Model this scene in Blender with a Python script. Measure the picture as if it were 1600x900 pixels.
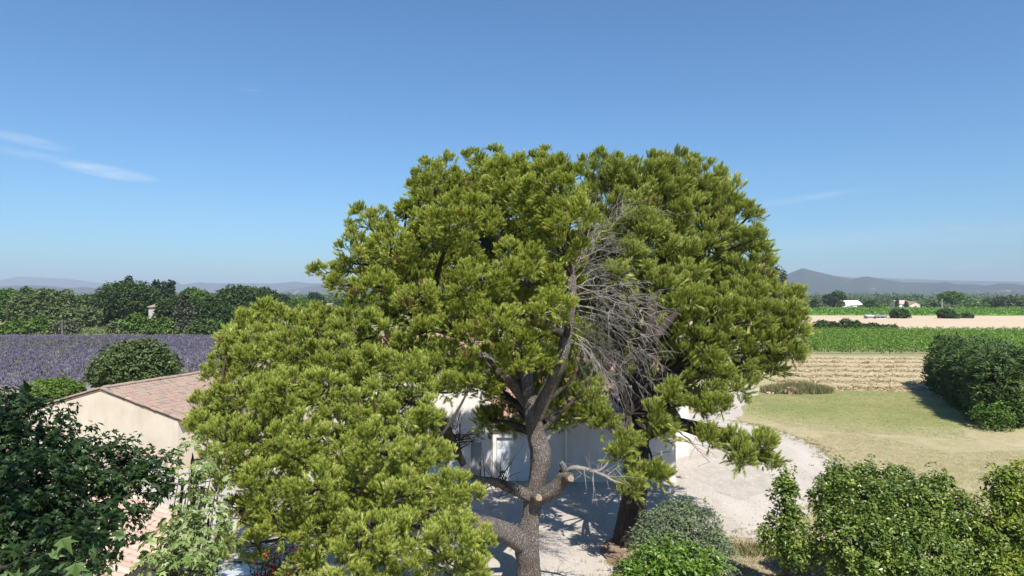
import bpy, math, random
import numpy as np
from mathutils import Vector
# ------------------------------------------------------------------ camera, sky, sun, exposure
for _o in list(bpy.data.objects): bpy.data.objects.remove(_o)
SC = bpy.context.scene
COL = SC.collection
F_PX, CAM_H, HORIZON = 1066.0, 9.0, 462.0
PITCH = math.atan((HORIZON - 450.0) / F_PX)
cam_data = bpy.data.cameras.new('camera')
cam_data.sensor_width = 36.0
cam_data.lens = 36.0 * F_PX / 1600.0
cam_data.clip_start = 0.1
cam_data.clip_end = 90000.0
cam = bpy.data.objects.new('camera', cam_data)
COL.objects.link(cam)
cam.location = (0, 0, CAM_H)
cam.rotation_euler = (math.radians(90) + PITCH, 0, 0)
SC.camera = cam

SUN_ELEV, SUN_AZ = math.radians(54), math.radians(159)      # azimuth clockwise from +Y (behind the camera, to the right)
SUN_VEC = Vector((math.sin(SUN_AZ) * math.cos(SUN_ELEV), math.cos(SUN_AZ) * math.cos(SUN_ELEV), math.sin(SUN_ELEV)))
world = bpy.data.worlds.new('World')
SC.world = world
world.use_nodes = True
wn, wl = world.node_tree.nodes, world.node_tree.links
wn.clear()
w_out = wn.new('ShaderNodeOutputWorld')
w_bg = wn.new('ShaderNodeBackground')
w_sky = wn.new('ShaderNodeTexSky')
w_sky.sky_type = 'NISHITA'
w_sky.sun_disc = False
w_sky.sun_elevation = SUN_ELEV
w_sky.sun_rotation = SUN_AZ
w_sky.altitude = 0
w_sky.air_density = 1.0
w_sky.dust_density = 0.7
w_sky.ozone_density = 2.5
w_bg.inputs['Strength'].default_value = 0.085
def w_math(op, a, b=None, c=None):
    n = wn.new('ShaderNodeMath'); n.operation = op
    for i, v in enumerate((a, b, c)):
        if v is None: continue
        if isinstance(v, (int, float)): n.inputs[i].default_value = v
        else: wl.new(v, n.inputs[i])
    return n.outputs[0]
w_tc = wn.new('ShaderNodeTexCoord')
w_sep = wn.new('ShaderNodeSeparateXYZ')
wl.new(w_tc.outputs['Generated'], w_sep.inputs[0])
w_az = w_math('ARCTAN2', w_sep.outputs[0], w_sep.outputs[1])
w_el = w_math('ARCSINE', w_sep.outputs[2])
w_comb = wn.new('ShaderNodeCombineXYZ')
wl.new(w_math('MULTIPLY', w_az, 14.0), w_comb.inputs[0])
wl.new(w_math('MULTIPLY', w_el, 70.0), w_comb.inputs[1])
w_noise = wn.new('ShaderNodeTexNoise')
w_noise.inputs['Scale'].default_value = 1.6
w_noise.inputs['Detail'].default_value = 6
w_noise.inputs['Roughness'].default_value = 0.6
wl.new(w_comb.outputs[0], w_noise.inputs['Vector'])
cloud_sum = None
# wisps of thin cloud: azimuth, elevation, half width, half height (radians), tilt, strength
for az, el, ha, he, tilt, st in [(-0.533, 0.1545, 0.060, 0.0085, 0.10, 0.40), (-0.625, 0.185, 0.055, 0.008, 0.14, 0.22), (-0.60, 0.166, 0.12, 0.006, 0.10, 0.13),
                                 (0.40, 0.130, 0.09, 0.005, -0.10, 0.16), (0.594, 0.036, 0.022, 0.004, 0.0, 0.18), (0.50, 0.075, 0.25, 0.020, -0.03, 0.10), (-0.37, 0.275, 0.02, 0.002, 0.0, 0.12)]:
    da = w_math('SUBTRACT', w_az, az)
    de = w_math('SUBTRACT', w_math('SUBTRACT', w_el, el), w_math('MULTIPLY', da, -tilt))
    q = w_math('ADD', w_math('POWER', w_math('ABSOLUTE', w_math('DIVIDE', da, ha)), 2.0), w_math('POWER', w_math('ABSOLUTE', w_math('DIVIDE', de, he)), 2.0))
    m = w_math('MAXIMUM', w_math('SUBTRACT', 1.0, q), 0.0)
    m = w_math('MULTIPLY', w_math('MULTIPLY', m, st), w_math('MAXIMUM', w_math('MULTIPLY', w_math('SUBTRACT', w_noise.outputs[0], 0.22), 2.8), 0.0))
    cloud_sum = m if cloud_sum is None else w_math('ADD', cloud_sum, m)
w_mix = wn.new('ShaderNodeMix'); w_mix.data_type = 'RGBA'
wl.new(w_math('MINIMUM', cloud_sum, 0.85), w_mix.inputs[0])
w_tint = wn.new('ShaderNodeMix'); w_tint.data_type = 'RGBA'; w_tint.blend_type = 'MULTIPLY'; w_tint.inputs[0].default_value = 1.0
w_tint.inputs[7].default_value = (0.53, 0.82, 1.03, 1)             # the deep southern summer blue
wl.new(w_sky.outputs[0], w_tint.inputs[6])
wl.new(w_tint.outputs[2], w_mix.inputs[6])
w_mix.inputs[7].default_value = (6.6, 7.0, 7.4, 1)
wl.new(w_mix.outputs[2], w_bg.inputs['Color'])
wl.new(w_bg.outputs[0], w_out.inputs['Surface'])

sun_data = bpy.data.lights.new('sun', 'SUN')
sun_data.energy = 4.8
sun_data.angle = math.radians(0.53)
sun_data.color = (1.0, 0.955, 0.88)
sun = bpy.data.objects.new('sun', sun_data)
COL.objects.link(sun)
sun.location = SUN_VEC * 200
sun.rotation_euler = SUN_VEC.to_track_quat('Z', 'Y').to_euler()

SC.view_settings.view_transform = 'Standard'
SC.view_settings.look = 'None'
SC.view_settings.gamma = 1.0
SC.view_settings.use_curve_mapping = False
SC.view_settings.exposure = 0.8
SC.render.engine = 'CYCLES'
SC.cycles.use_denoising = True
SC.cycles.max_bounces = 5
SC.cycles.diffuse_bounces = 2
SC.cycles.transmission_bounces = 3
SC.cycles.volume_bounces = 0
SC.cycles.caustics_reflective = False
SC.cycles.caustics_refractive = False

# ------------------------------------------------------------------ helpers
cp, sp = math.cos(PITCH), math.sin(PITCH)
def P(px, py, d):
    """the point at horizontal distance d (m) seen at photograph pixel px, py"""
    u, v = (px - 800.0) / F_PX, (450.0 - py) / F_PX
    y, z = cp - sp * v, sp + cp * v
    t = d / y
    return np.array((u * t, d, CAM_H + z * t))
def G(px, py, z=0.0):
    u, v = (px - 800.0) / F_PX, (450.0 - py) / F_PX
    y, zz = cp - sp * v, sp + cp * v
    t = (z - CAM_H) / zz
    return np.array((u * t, y * t, z))
def unit(a):
    return a / np.maximum(np.linalg.norm(a, axis=-1, keepdims=True), 1e-9)

def tag(o, label=None, cat=None, group=None, kind=None):
    if label: o['label'] = label
    if cat: o['category'] = cat
    if group: o['group'] = group
    if kind: o['kind'] = kind
    return o
def empty(name, loc, label=None, cat=None, group=None, rz=0.0):
    o = bpy.data.objects.new(name, None)
    o.empty_display_size = 0.3
    COL.objects.link(o)
    o.location = [float(c) for c in loc]
    o.rotation_euler = (0, 0, rz)
    return tag(o, label, cat, group)
def link(name, me, parent=None, kind=None, loc=None):
    o = bpy.data.objects.new(name, me)
    COL.objects.link(o)
    if parent: o.parent = parent
    if kind: o['kind'] = kind
    if loc is not None: o.location = [float(c) for c in loc]
    return o
def copy_tree(o, parent=None):
    c = o.copy()
    COL.objects.link(c)
    c.parent = parent
    for ch in o.children: copy_tree(ch, c)
    return c

class MB:
    """collects faces with a value per face; build() makes one mesh"""
    def __init__(self): self.V, self.F, self.A, self.M, self.n = [], [], [], [], 0
    def add(self, V, F, val=0.5, mat=0):
        V = np.asarray(V, dtype=np.float64).reshape(-1, 3)
        F = np.asarray(F, dtype=np.int64)
        self.V.append(V); self.F.append(F + self.n); self.n += len(V)
        self.A.append(np.broadcast_to(np.asarray(val, dtype=np.float32), (len(F),)))
        self.M.append(np.full(len(F), mat, dtype=np.int32))
        return self
    def mesh(self, name, mats, origin=(0, 0, 0), smooth=False):
        me = bpy.data.meshes.new(name)
        V = np.concatenate(self.V) - np.asarray(origin, dtype=np.float64)
        cnt = np.concatenate([np.full(len(f), f.shape[1], dtype=np.int64) for f in self.F])
        loops = np.concatenate([f.ravel() for f in self.F])
        starts = np.concatenate(([0], np.cumsum(cnt)[:-1]))
        me.vertices.add(len(V)); me.vertices.foreach_set('co', V.astype(np.float32).ravel())
        me.loops.add(len(loops)); me.loops.foreach_set('vertex_index', loops.astype(np.int32))
        me.polygons.add(len(cnt)); me.polygons.foreach_set('loop_start', starts.astype(np.int32))
        mats = mats if isinstance(mats, (list, tuple)) else [mats]
        for m in mats: me.materials.append(m)
        if len(mats) > 1: me.polygons.foreach_set('material_index', np.concatenate(self.M))
        a = me.attributes.new('v', 'FLOAT', 'FACE')
        a.data.foreach_set('value', np.concatenate(self.A).astype(np.float32))
        me.update(calc_edges=True)
        me.polygons.foreach_set('use_smooth', np.full(len(cnt), bool(smooth), dtype=bool))
        return me
    def build(self, name, mats, parent=None, origin=(0, 0, 0), smooth=False, kind=None, loc=None):
        return link(name, self.mesh(name, mats, origin, smooth), parent, kind, loc)

BOXF = np.array([[0, 3, 2, 1], [4, 5, 6, 7], [0, 1, 5, 4], [1, 2, 6, 5], [2, 3, 7, 6], [3, 0, 4, 7]])
def box(mb, x0, x1, y0, y1, z0, z1, val=0.5, mat=0):
    return mb.add([(x0, y0, z0), (x1, y0, z0), (x1, y1, z0), (x0, y1, z0), (x0, y0, z1), (x1, y0, z1), (x1, y1, z1), (x0, y1, z1)], BOXF, val, mat)
def tube(mb, pts, rad, sides=7, val=0.5, mat=0, caps=True, rough=0.0, rng=None, sub=1):
    pts = np.asarray(pts, float); rad = np.asarray(rad, float)
    if sub > 1:
        n = len(pts); t = np.linspace(0, n - 1, (n - 1) * sub + 1)
        i = np.clip(np.floor(t).astype(int), 0, n - 2); f = (t - i)[:, None]
        p0, p1, p2, p3 = pts[np.maximum(i - 1, 0)], pts[i], pts[i + 1], pts[np.minimum(i + 2, n - 1)]
        new = 0.5 * ((2 * p1) + (-p0 + p2) * f + (2 * p0 - 5 * p1 + 4 * p2 - p3) * f ** 2 + (-p0 + 3 * p1 - 3 * p2 + p3) * f ** 3)
        rad = rad[i] * (1 - f[:, 0]) + rad[i + 1] * f[:, 0]; pts = new
    n = len(pts)
    T = unit(np.gradient(pts, axis=0))
    ref = np.array((0.31, 0.95, 0.02)) if abs(T[0][2]) > 0.6 else np.array((0.05, 0.1, 1.0))
    u = unit(np.cross(T, ref)); w = np.cross(T, u)
    a = np.linspace(0, 2 * math.pi, sides, endpoint=False)
    ring = np.cos(a)[None, :, None] * u[:, None, :] + np.sin(a)[None, :, None] * w[:, None, :]
    R = rad[:, None] * np.ones((1, sides))
    if rough and rng is not None:
        ph = rng.uniform(0, 6.28, 6)
        zz = np.cumsum(np.concatenate(([0], np.linalg.norm(np.diff(pts, axis=0), axis=1))))[:, None]
        R = R * (1 + rough * (0.5 * np.sin(3 * a[None] + ph[0] + 0.9 * zz) + 0.45 * np.sin(5 * a[None] + ph[1] - 1.6 * zz) + 0.3 * np.sin(9 * a[None] + ph[2] + 3 * zz) + 0.5 * np.sin(2.4 * zz + ph[3] + a[None]) + rng.normal(0, 0.28, (n, sides))))
    V = pts[:, None, :] + ring * R[:, :, None]
    k = np.arange(n - 1)[:, None] * sides; j = np.arange(sides)[None]; j2 = (j + 1) % sides
    F = np.stack([k + j, k + j2, k + sides + j2, k + sides + j], -1).reshape(-1, 4)
    mb.add(V.reshape(-1, 3), F, val, mat)
    if caps:
        for e, r in ((0, 0), (n - 1, n - 1)):
            c = V[r]; mb.add(np.vstack([c, pts[r][None]]), np.array([[q, (q + 1) % sides, sides] for q in range(sides)]), val, mat)
    return mb

# ------------------------------------------------------------------ materials
def new_mat(name):
    m = bpy.data.materials.new(name); m.use_nodes = True
    nt = m.node_tree
    return m, nt.nodes, nt.links, nt.nodes['Principled BSDF']
def ramp(nodes, links, src, stops):
    r = nodes.new('ShaderNodeValToRGB')
    els = r.color_ramp.elements
    while len(els) < len(stops): els.new(0.5)
    for e, (p, c) in zip(els, stops): e.position = p; e.color = (*c, 1)
    links.new(src, r.inputs[0])
    return r.outputs[0]
def noise(nodes, links, scale, detail=4, rough=0.6, coord=None, stretch=None):
    n = nodes.new('ShaderNodeTexNoise')
    n.inputs['Scale'].default_value = scale; n.inputs['Detail'].default_value = detail; n.inputs['Roughness'].default_value = rough
    tc = nodes.new('ShaderNodeTexCoord'); src = tc.outputs['Object']
    if stretch:
        mp = nodes.new('ShaderNodeMapping'); mp.inputs['Scale'].default_value = stretch
        links.new(src, mp.inputs['Vector']); src = mp.outputs[0]
    links.new(src, n.inputs['Vector'])
    return n.outputs[0]
def mixc(nodes, links, fac, a, b, mode='MIX'):
    m = nodes.new('ShaderNodeMix'); m.data_type = 'RGBA'; m.blend_type = mode
    for i, v in ((0, fac), (6, a), (7, b)):
        if isinstance(v, (int, float)): m.inputs[i].default_value = v
        elif isinstance(v, tuple): m.inputs[i].default_value = (*v, 1)
        else: links.new(v, m.inputs[i])
    return m.outputs[2]
def bump(nodes, links, bsdf, height, strength=0.4, dist=0.05):
    b = nodes.new('ShaderNodeBump'); b.inputs['Strength'].default_value = strength; b.inputs['Distance'].default_value = dist
    links.new(height, b.inputs['Height']); links.new(b.outputs[0], bsdf.inputs['Normal'])
def leaf_mat(name, stops, trans=0.3, rough=0.5, spec=0.3, tcol=None, tinted=False):
    m, n, l, b = new_mat(name)
    at = n.new('ShaderNodeAttribute'); at.attribute_name = 'v'
    src = at.outputs['Fac']
    if tinted:
        at2 = n.new('ShaderNodeAttribute'); at2.attribute_type = 'INSTANCER'; at2.attribute_name = 'tv'
        ad = n.new('ShaderNodeMath'); ad.operation = 'ADD'; l.new(src, ad.inputs[0]); l.new(at2.outputs['Fac'], ad.inputs[1]); src = ad.outputs[0]
    c = ramp(n, l, src, stops)
    b.inputs['Roughness'].default_value = rough
    b.inputs['Specular IOR Level'].default_value = spec
    l.new(c, b.inputs['Base Color'])
    t = n.new('ShaderNodeBsdfTranslucent')
    l.new(mixc(n, l, 1.0, c, tcol or (1.0, 1.0, 0.55), 'MULTIPLY'), t.inputs['Color'])
    mx = n.new('ShaderNodeMixShader'); mx.inputs[0].default_value = trans
    l.new(b.outputs[0], mx.inputs[1]); l.new(t.outputs[0], mx.inputs[2])
    l.new(mx.outputs[0], n['Material Output'].inputs['Surface'])
    return m
def plain_mat(name, stops, scale=3.0, detail=5, rough=0.85, bump_s=0.3, bump_d=0.02, stretch=None, metallic=0.0, spec=0.3):
    m, n, l, b = new_mat(name)
    f = noise(n, l, scale, detail, 0.62, stretch=stretch)
    l.new(ramp(n, l, f, stops), b.inputs['Base Color'])
    b.inputs['Roughness'].default_value = rough; b.inputs['Metallic'].default_value = metallic
    b.inputs['Specular IOR Level'].default_value = spec
    if bump_s: bump(n, l, b, noise(n, l, scale * 6, 6, 0.65, stretch=stretch), bump_s, bump_d)
    return m
def val_mat(name, stops, rough=0.85, nscale=4.0, namt=0.35):
    """colour by the value each piece carries, with noise wear on top"""
    m, n, l, b = new_mat(name)
    at = n.new('ShaderNodeAttribute'); at.attribute_name = 'v'
    oi = n.new('ShaderNodeObjectInfo')
    f = noise(n, l, nscale, 6, 0.65)
    mt = n.new('ShaderNodeMath'); mt.operation = 'MULTIPLY_ADD'
    l.new(f, mt.inputs[0]); mt.inputs[1].default_value = namt
    l.new(at.outputs['Fac'], mt.inputs[2])
    m2 = n.new('ShaderNodeMath'); m2.operation = 'MULTIPLY_ADD'
    l.new(oi.outputs['Random'], m2.inputs[0]); m2.inputs[1].default_value = 0.25; l.new(mt.outputs[0], m2.inputs[2])
    m3 = n.new('ShaderNodeMath'); m3.operation = 'SUBTRACT'; l.new(m2.outputs[0], m3.inputs[0]); m3.inputs[1].default_value = namt * 0.5 + 0.12
    l.new(ramp(n, l, m3.outputs[0], stops), b.inputs['Base Color'])
    b.inputs['Roughness'].default_value = rough
    bump(n, l, b, noise(n, l, nscale * 8, 5, 0.6), 0.3, 0.01)
    return m
def field_mat(name, layers, rough=0.95, bump_s=0.5, bump_d=0.05, bump_scale=6.0):
    """layers: (scale, detail, stretch, ramp stops) mixed in turn"""
    m, n, l, b = new_mat(name)
    col = None
    for scale, detail, stretch, stops, fac in layers:
        c = ramp(n, l, noise(n, l, scale, detail, 0.62, stretch=stretch), stops)
        col = c if col is None else mixc(n, l, fac, col, c)
    l.new(col, b.inputs['Base Color'])
    b.inputs['Roughness'].default_value = rough; b.inputs['Specular IOR Level'].default_value = 0.15
    if bump_s: bump(n, l, b, noise(n, l, bump_scale, 8, 0.7), bump_s, bump_d)
    return m

M = {}
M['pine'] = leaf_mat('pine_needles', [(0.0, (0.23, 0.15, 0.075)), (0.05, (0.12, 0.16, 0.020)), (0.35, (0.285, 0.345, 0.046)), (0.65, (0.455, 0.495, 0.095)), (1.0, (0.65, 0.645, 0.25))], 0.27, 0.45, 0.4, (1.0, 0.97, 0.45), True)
M['pine_light'] = leaf_mat('light_pine_needles', [(0.0, (0.25, 0.165, 0.08)), (0.05, (0.135, 0.18, 0.024)), (0.35, (0.30, 0.37, 0.055)), (0.65, (0.475, 0.525, 0.115)), (1.0, (0.67, 0.67, 0.29))], 0.27, 0.45, 0.4, (1.0, 0.97, 0.45), True)
M['pine_back'] = leaf_mat('pine_needles_grey_green', [(0.0, (0.23, 0.15, 0.075)), (0.05, (0.115, 0.155, 0.022)), (0.35, (0.26, 0.32, 0.050)), (0.65, (0.41, 0.455, 0.10)), (1.0, (0.60, 0.605, 0.25))], 0.27, 0.45, 0.4, (1.0, 0.98, 0.5), True)
M['plane'] = leaf_mat('plane_leaves', [(0.0, (0.016, 0.038, 0.012)), (0.6, (0.034, 0.070, 0.018)), (0.9, (0.085, 0.14, 0.04)), (1.0, (0.17, 0.24, 0.10))], 0.25, 0.42, 0.4)
M['fig'] = leaf_mat('fig_leaves', [(0.0, (0.08, 0.13, 0.03)), (0.5, (0.17, 0.245, 0.07)), (1.0, (0.36, 0.42, 0.20))], 0.3, 0.45, 0.35)
M['vine'] = leaf_mat('vine_leaves', [(0.0, (0.065, 0.145, 0.018)), (0.5, (0.13, 0.235, 0.032)), (1.0, (0.23, 0.34, 0.06))], 0.35, 0.5, 0.3)
M['laurel'] = leaf_mat('laurel_leaves', [(0.0, (0.05, 0.092, 0.015)), (0.5, (0.125, 0.185, 0.028)), (0.85, (0.23, 0.285, 0.052)), (1.0, (0.40, 0.41, 0.12))], 0.25, 0.38, 0.45)
M['laurel_gold'] = leaf_mat('golden_laurel_leaves', [(0.0, (0.06, 0.11, 0.012)), (0.5, (0.15, 0.21, 0.022)), (0.85, (0.27, 0.30, 0.035)), (1.0, (0.42, 0.36, 0.07))], 0.25, 0.38, 0.45)
M['bright'] = leaf_mat('bright_leaves', [(0.0, (0.06, 0.125, 0.014)), (0.5, (0.13, 0.225, 0.028)), (1.0, (0.25, 0.35, 0.07))], 0.35, 0.4, 0.4)
M['cypress'] = leaf_mat('cypress_sprays', [(0.0, (0.030, 0.058, 0.014)), (0.5, (0.065, 0.112, 0.026)), (1.0, (0.16, 0.22, 0.055))], 0.2, 0.55, 0.25)
M['silver'] = leaf_mat('silver_leaves', [(0.0, (0.075, 0.105, 0.05)), (0.5, (0.145, 0.185, 0.095)), (1.0, (0.27, 0.31, 0.19))], 0.2, 0.6, 0.2, (1, 1, 0.8))
M['oak'] = leaf_mat('oak_leaves', [(0.0, (0.022, 0.046, 0.012)), (0.5, (0.048, 0.085, 0.020)), (1.0, (0.10, 0.15, 0.035))], 0.25, 0.5, 0.25)
M['palegreen'] = leaf_mat('pale_leaves', [(0.0, (0.055, 0.085, 0.025)), (0.5, (0.11, 0.15, 0.05)), (1.0, (0.21, 0.25, 0.11))], 0.25, 0.5, 0.25)
M['midgreen'] = leaf_mat('mid_green_leaves', [(0.0, (0.045, 0.095, 0.014)), (0.5, (0.09, 0.16, 0.025)), (1.0, (0.17, 0.25, 0.045))], 0.3, 0.5, 0.25)
M['darkcon'] = leaf_mat('dark_conifer_needles', [(0.0, (0.014, 0.032, 0.014)), (0.5, (0.030, 0.058, 0.024)), (1.0, (0.06, 0.10, 0.045))], 0.15, 0.6, 0.2)
M['dull'] = leaf_mat('dull_grey_green_needles', [(0.0, (0.045, 0.055, 0.030)), (0.5, (0.085, 0.098, 0.055)), (1.0, (0.15, 0.16, 0.10))], 0.2, 0.6, 0.2)
M['dry'] = leaf_mat('dry_straw', [(0.0, (0.30, 0.235, 0.14)), (0.5, (0.50, 0.395, 0.26)), (1.0, (0.66, 0.54, 0.38))], 0.2, 0.8, 0.15)
M['grass'] = leaf_mat('grass_blades', [(0.0, (0.11, 0.14, 0.04)), (0.4, (0.20, 0.21, 0.08)), (0.7, (0.31, 0.265, 0.14)), (1.0, (0.42, 0.345, 0.22))], 0.3, 0.7, 0.2)
M['lavender'] = leaf_mat('lavender_spikes', [(0.0, (0.075, 0.075, 0.085)), (0.25, (0.105, 0.098, 0.125)), (0.6, (0.15, 0.137, 0.185)), (0.86, (0.205, 0.185, 0.25)), (0.88, (0.14, 0.15, 0.07)), (1.0, (0.24, 0.23, 0.13))], 0.2, 0.7, 0.15, (1, 1, 1))
M['flower'] = leaf_mat('red_petals', [(0.0, (0.35, 0.01, 0.03)), (1.0, (0.62, 0.03, 0.08))], 0.25, 0.5, 0.2, (1, 0.7, 0.8))
M['twig'] = plain_mat('dead_grey_twigs', [(0.3, (0.13, 0.115, 0.105)), (0.7, (0.30, 0.27, 0.25))], 6, bump_s=0)
M['darkbark'] = plain_mat('dark_bark', [(0.3, (0.030, 0.023, 0.018)), (0.7, (0.085, 0.068, 0.055))], 9, stretch=(1, 1, 0.25), bump_s=0.8, bump_d=0.05)
def bark_mat():
    m, n, l, b = new_mat('grey_pine_bark')
    vo = n.new('ShaderNodeTexVoronoi'); vo.feature = 'DISTANCE_TO_EDGE'; vo.inputs['Scale'].default_value = 16
    tc = n.new('ShaderNodeTexCoord'); mp = n.new('ShaderNodeMapping'); mp.inputs['Scale'].default_value = (1.5, 1.5, 0.6)
    ns = n.new('ShaderNodeTexNoise'); ns.inputs['Scale'].default_value = 5; ns.inputs['Detail'].default_value = 5
    l.new(tc.outputs['Object'], ns.inputs['Vector'])
    l.new(tc.outputs['Object'], mp.inputs['Vector'])
    l.new(mixc(n, l, 0.22, mp.outputs[0], ns.outputs['Color']), vo.inputs['Vector'])
    plates = ramp(n, l, vo.outputs['Distance'], [(0.0, (0.25,) * 3), (0.22, (1.0,) * 3)])
    big = ramp(n, l, noise(n, l, 1.3, 5, 0.6), [(0.28, (0.20, 0.13, 0.10)), (0.40, (0.23, 0.20, 0.18)), (0.55, (0.32, 0.29, 0.265)), (0.72, (0.42, 0.39, 0.36))])
    fine = ramp(n, l, noise(n, l, 26, 6, 0.7), [(0.3, (0.6,) * 3), (0.7, (1.0,) * 3)])
    col = mixc(n, l, 1.0, big, fine, 'MULTIPLY')
    l.new(mixc(n, l, plates, (0.13, 0.10, 0.085), col), b.inputs['Base Color'])
    b.inputs['Roughness'].default_value = 0.95; b.inputs['Specular IOR Level'].default_value = 0.15
    bump(n, l, b, mixc(n, l, 0.5, plates, fine), 1.0, 0.10)
    return m
M['bark'] = bark_mat()
M['cut'] = plain_mat('sawn_wood', [(0.3, (0.20, 0.15, 0.105)), (0.7, (0.34, 0.27, 0.19))], 14, bump_s=0.2)
def wall_mat(name, c0, c1, c2, stain):
    m, n, l, b = new_mat(name)
    base = ramp(n, l, noise(n, l, 0.45, 6, 0.62), [(0.28, c0), (0.5, c1), (0.72, c2)])
    st = ramp(n, l, noise(n, l, 1.2, 6, 0.7, stretch=(1.6, 1.6, 0.16)), [(0.5, (0, 0, 0)), (0.75, (0.5,) * 3)])
    l.new(mixc(n, l, st, base, stain), b.inputs['Base Color'])
    b.inputs['Roughness'].default_value = 0.92; b.inputs['Specular IOR Level'].default_value = 0.2
    bump(n, l, b, noise(n, l, 40, 6, 0.7), 0.25, 0.01)
    return m
M['cream'] = wall_mat('cream_render', (0.53, 0.445, 0.35), (0.61, 0.53, 0.43), (0.67, 0.595, 0.50), (0.45, 0.385, 0.31))
M['white'] = wall_mat('white_render', (0.60, 0.56, 0.52), (0.66, 0.62, 0.58), (0.71, 0.68, 0.64), (0.56, 0.52, 0.48))
M['greywall'] = wall_mat('grey_render', (0.36, 0.33, 0.30), (0.42, 0.385, 0.35), (0.46, 0.43, 0.39), (0.28, 0.25, 0.22))
M['tile'] = val_mat('weathered_terracotta', [(0.0, (0.16, 0.125, 0.10)), (0.4, (0.26, 0.20, 0.16)), (0.65, (0.295, 0.21, 0.165)), (0.9, (0.30, 0.165, 0.125)), (1.0, (0.37, 0.30, 0.25))], 0.9, 2.2, 0.7)
M['tile_new'] = val_mat('pink_terracotta', [(0.0, (0.36, 0.24, 0.19)), (0.5, (0.46, 0.325, 0.27)), (1.0, (0.52, 0.40, 0.34))], 0.85, 3.0, 0.4)
M['tile_red'] = val_mat('red_terracotta', [(0.0, (0.28, 0.155, 0.115)), (0.5, (0.36, 0.21, 0.16)), (1.0, (0.44, 0.31, 0.255))], 0.85, 3.0, 0.5)
M['door'] = plain_mat('painted_garage_door', [(0.3, (0.58, 0.62, 0.68)), (0.7, (0.68, 0.71, 0.76))], 1.5, rough=0.5, bump_s=0.05)
M['trim'] = plain_mat('white_painted_trim', [(0.3, (0.70, 0.68, 0.65)), (0.7, (0.80, 0.78, 0.76))], 2, rough=0.6, bump_s=0.05)
M['greydoor'] = plain_mat('grey_painted_door', [(0.3, (0.30, 0.29, 0.28)), (0.7, (0.36, 0.35, 0.34))], 2, rough=0.6, bump_s=0.05)
M['dark'] = plain_mat('dark_plastic', [(0.3, (0.02, 0.02, 0.02)), (0.7, (0.04, 0.04, 0.04))], 4, rough=0.5, bump_s=0)
M['glass'] = plain_mat('dark_window_glass', [(0.3, (0.02, 0.025, 0.03)), (0.7, (0.035, 0.04, 0.05))], 1, rough=0.2, bump_s=0, spec=0.6)
M['paint'] = plain_mat('silver_car_paint', [(0.3, (0.52, 0.53, 0.54)), (0.7, (0.57, 0.58, 0.59))], 0.6, rough=0.3, bump_s=0, metallic=0.2, spec=0.5)
M['rubber'] = plain_mat('tyre_rubber', [(0.3, (0.015,) * 3), (0.7, (0.03,) * 3)], 20, rough=0.9, bump_s=0.1)
M['metal'] = plain_mat('grey_metal', [(0.3, (0.38, 0.39, 0.40)), (0.7, (0.48, 0.49, 0.50))], 2, rough=0.4, bump_s=0, metallic=0.6)
M['whitemetal'] = plain_mat('white_sheet_metal', [(0.3, (0.74, 0.74, 0.73)), (0.7, (0.80, 0.80, 0.80))], 0.3, rough=0.5, bump_s=0)
M['concrete'] = plain_mat('concrete_pole', [(0.3, (0.36, 0.34, 0.31)), (0.7, (0.46, 0.44, 0.40))], 2, bump_s=0.1)
M['redlamp'] = plain_mat('red_lamp_lens', [(0.3, (0.30, 0.01, 0.01)), (0.7, (0.36, 0.015, 0.015))], 3, rough=0.2, bump_s=0)
M['pebble'] = val_mat('limestone_pebbles', [(0.0, (0.22, 0.19, 0.16)), (0.5, (0.40, 0.35, 0.30)), (1.0, (0.55, 0.50, 0.44))])
M['gravel'] = field_mat('pale_gravel', [(0.25, 6, None, [(0.3, (0.36, 0.31, 0.26)), (0.7, (0.46, 0.405, 0.35))], 1), (11, 8, None, [(0.35, (0.22, 0.185, 0.155)), (0.65, (0.61, 0.545, 0.485))], 0.42), (0.35, 6, (2.5, 0.35, 1), [(0.42, (0.36, 0.32, 0.28)), (0.6, (0.52, 0.48, 0.43))], 0.35), (0.9, 5, (1, 0.25, 1), [(0.4, (0.42, 0.38, 0.34)), (0.7, (0.29, 0.25, 0.21))], 0.35)], bump_s=0.6, bump_d=0.02, bump_scale=30)
M['concrete_slab'] = field_mat('worn_concrete', [(0.5, 7, None, [(0.3, (0.31, 0.275, 0.235)), (0.7, (0.42, 0.38, 0.335))], 1), (3, 6, (1, 0.3, 1), [(0.3, (0.26, 0.225, 0.19)), (0.7, (0.45, 0.405, 0.36))], 0.4)], bump_s=0.3, bump_d=0.01, bump_scale=20)
M['dirt'] = field_mat('dry_dirt', [(0.5, 6, None, [(0.3, (0.30, 0.225, 0.16)), (0.7, (0.45, 0.36, 0.27))], 1), (7, 6, None, [(0.35, (0.20, 0.155, 0.09)), (0.7, (0.52, 0.43, 0.32))], 0.45)], bump_scale=12)
M['litter'] = field_mat('pine_litter', [(1.5, 7, None, [(0.3, (0.13, 0.075, 0.05)), (0.7, (0.33, 0.225, 0.165))], 1), (14, 6, None, [(0.35, (0.10, 0.065, 0.045)), (0.7, (0.42, 0.31, 0.24))], 0.45)], bump_scale=20)
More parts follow.
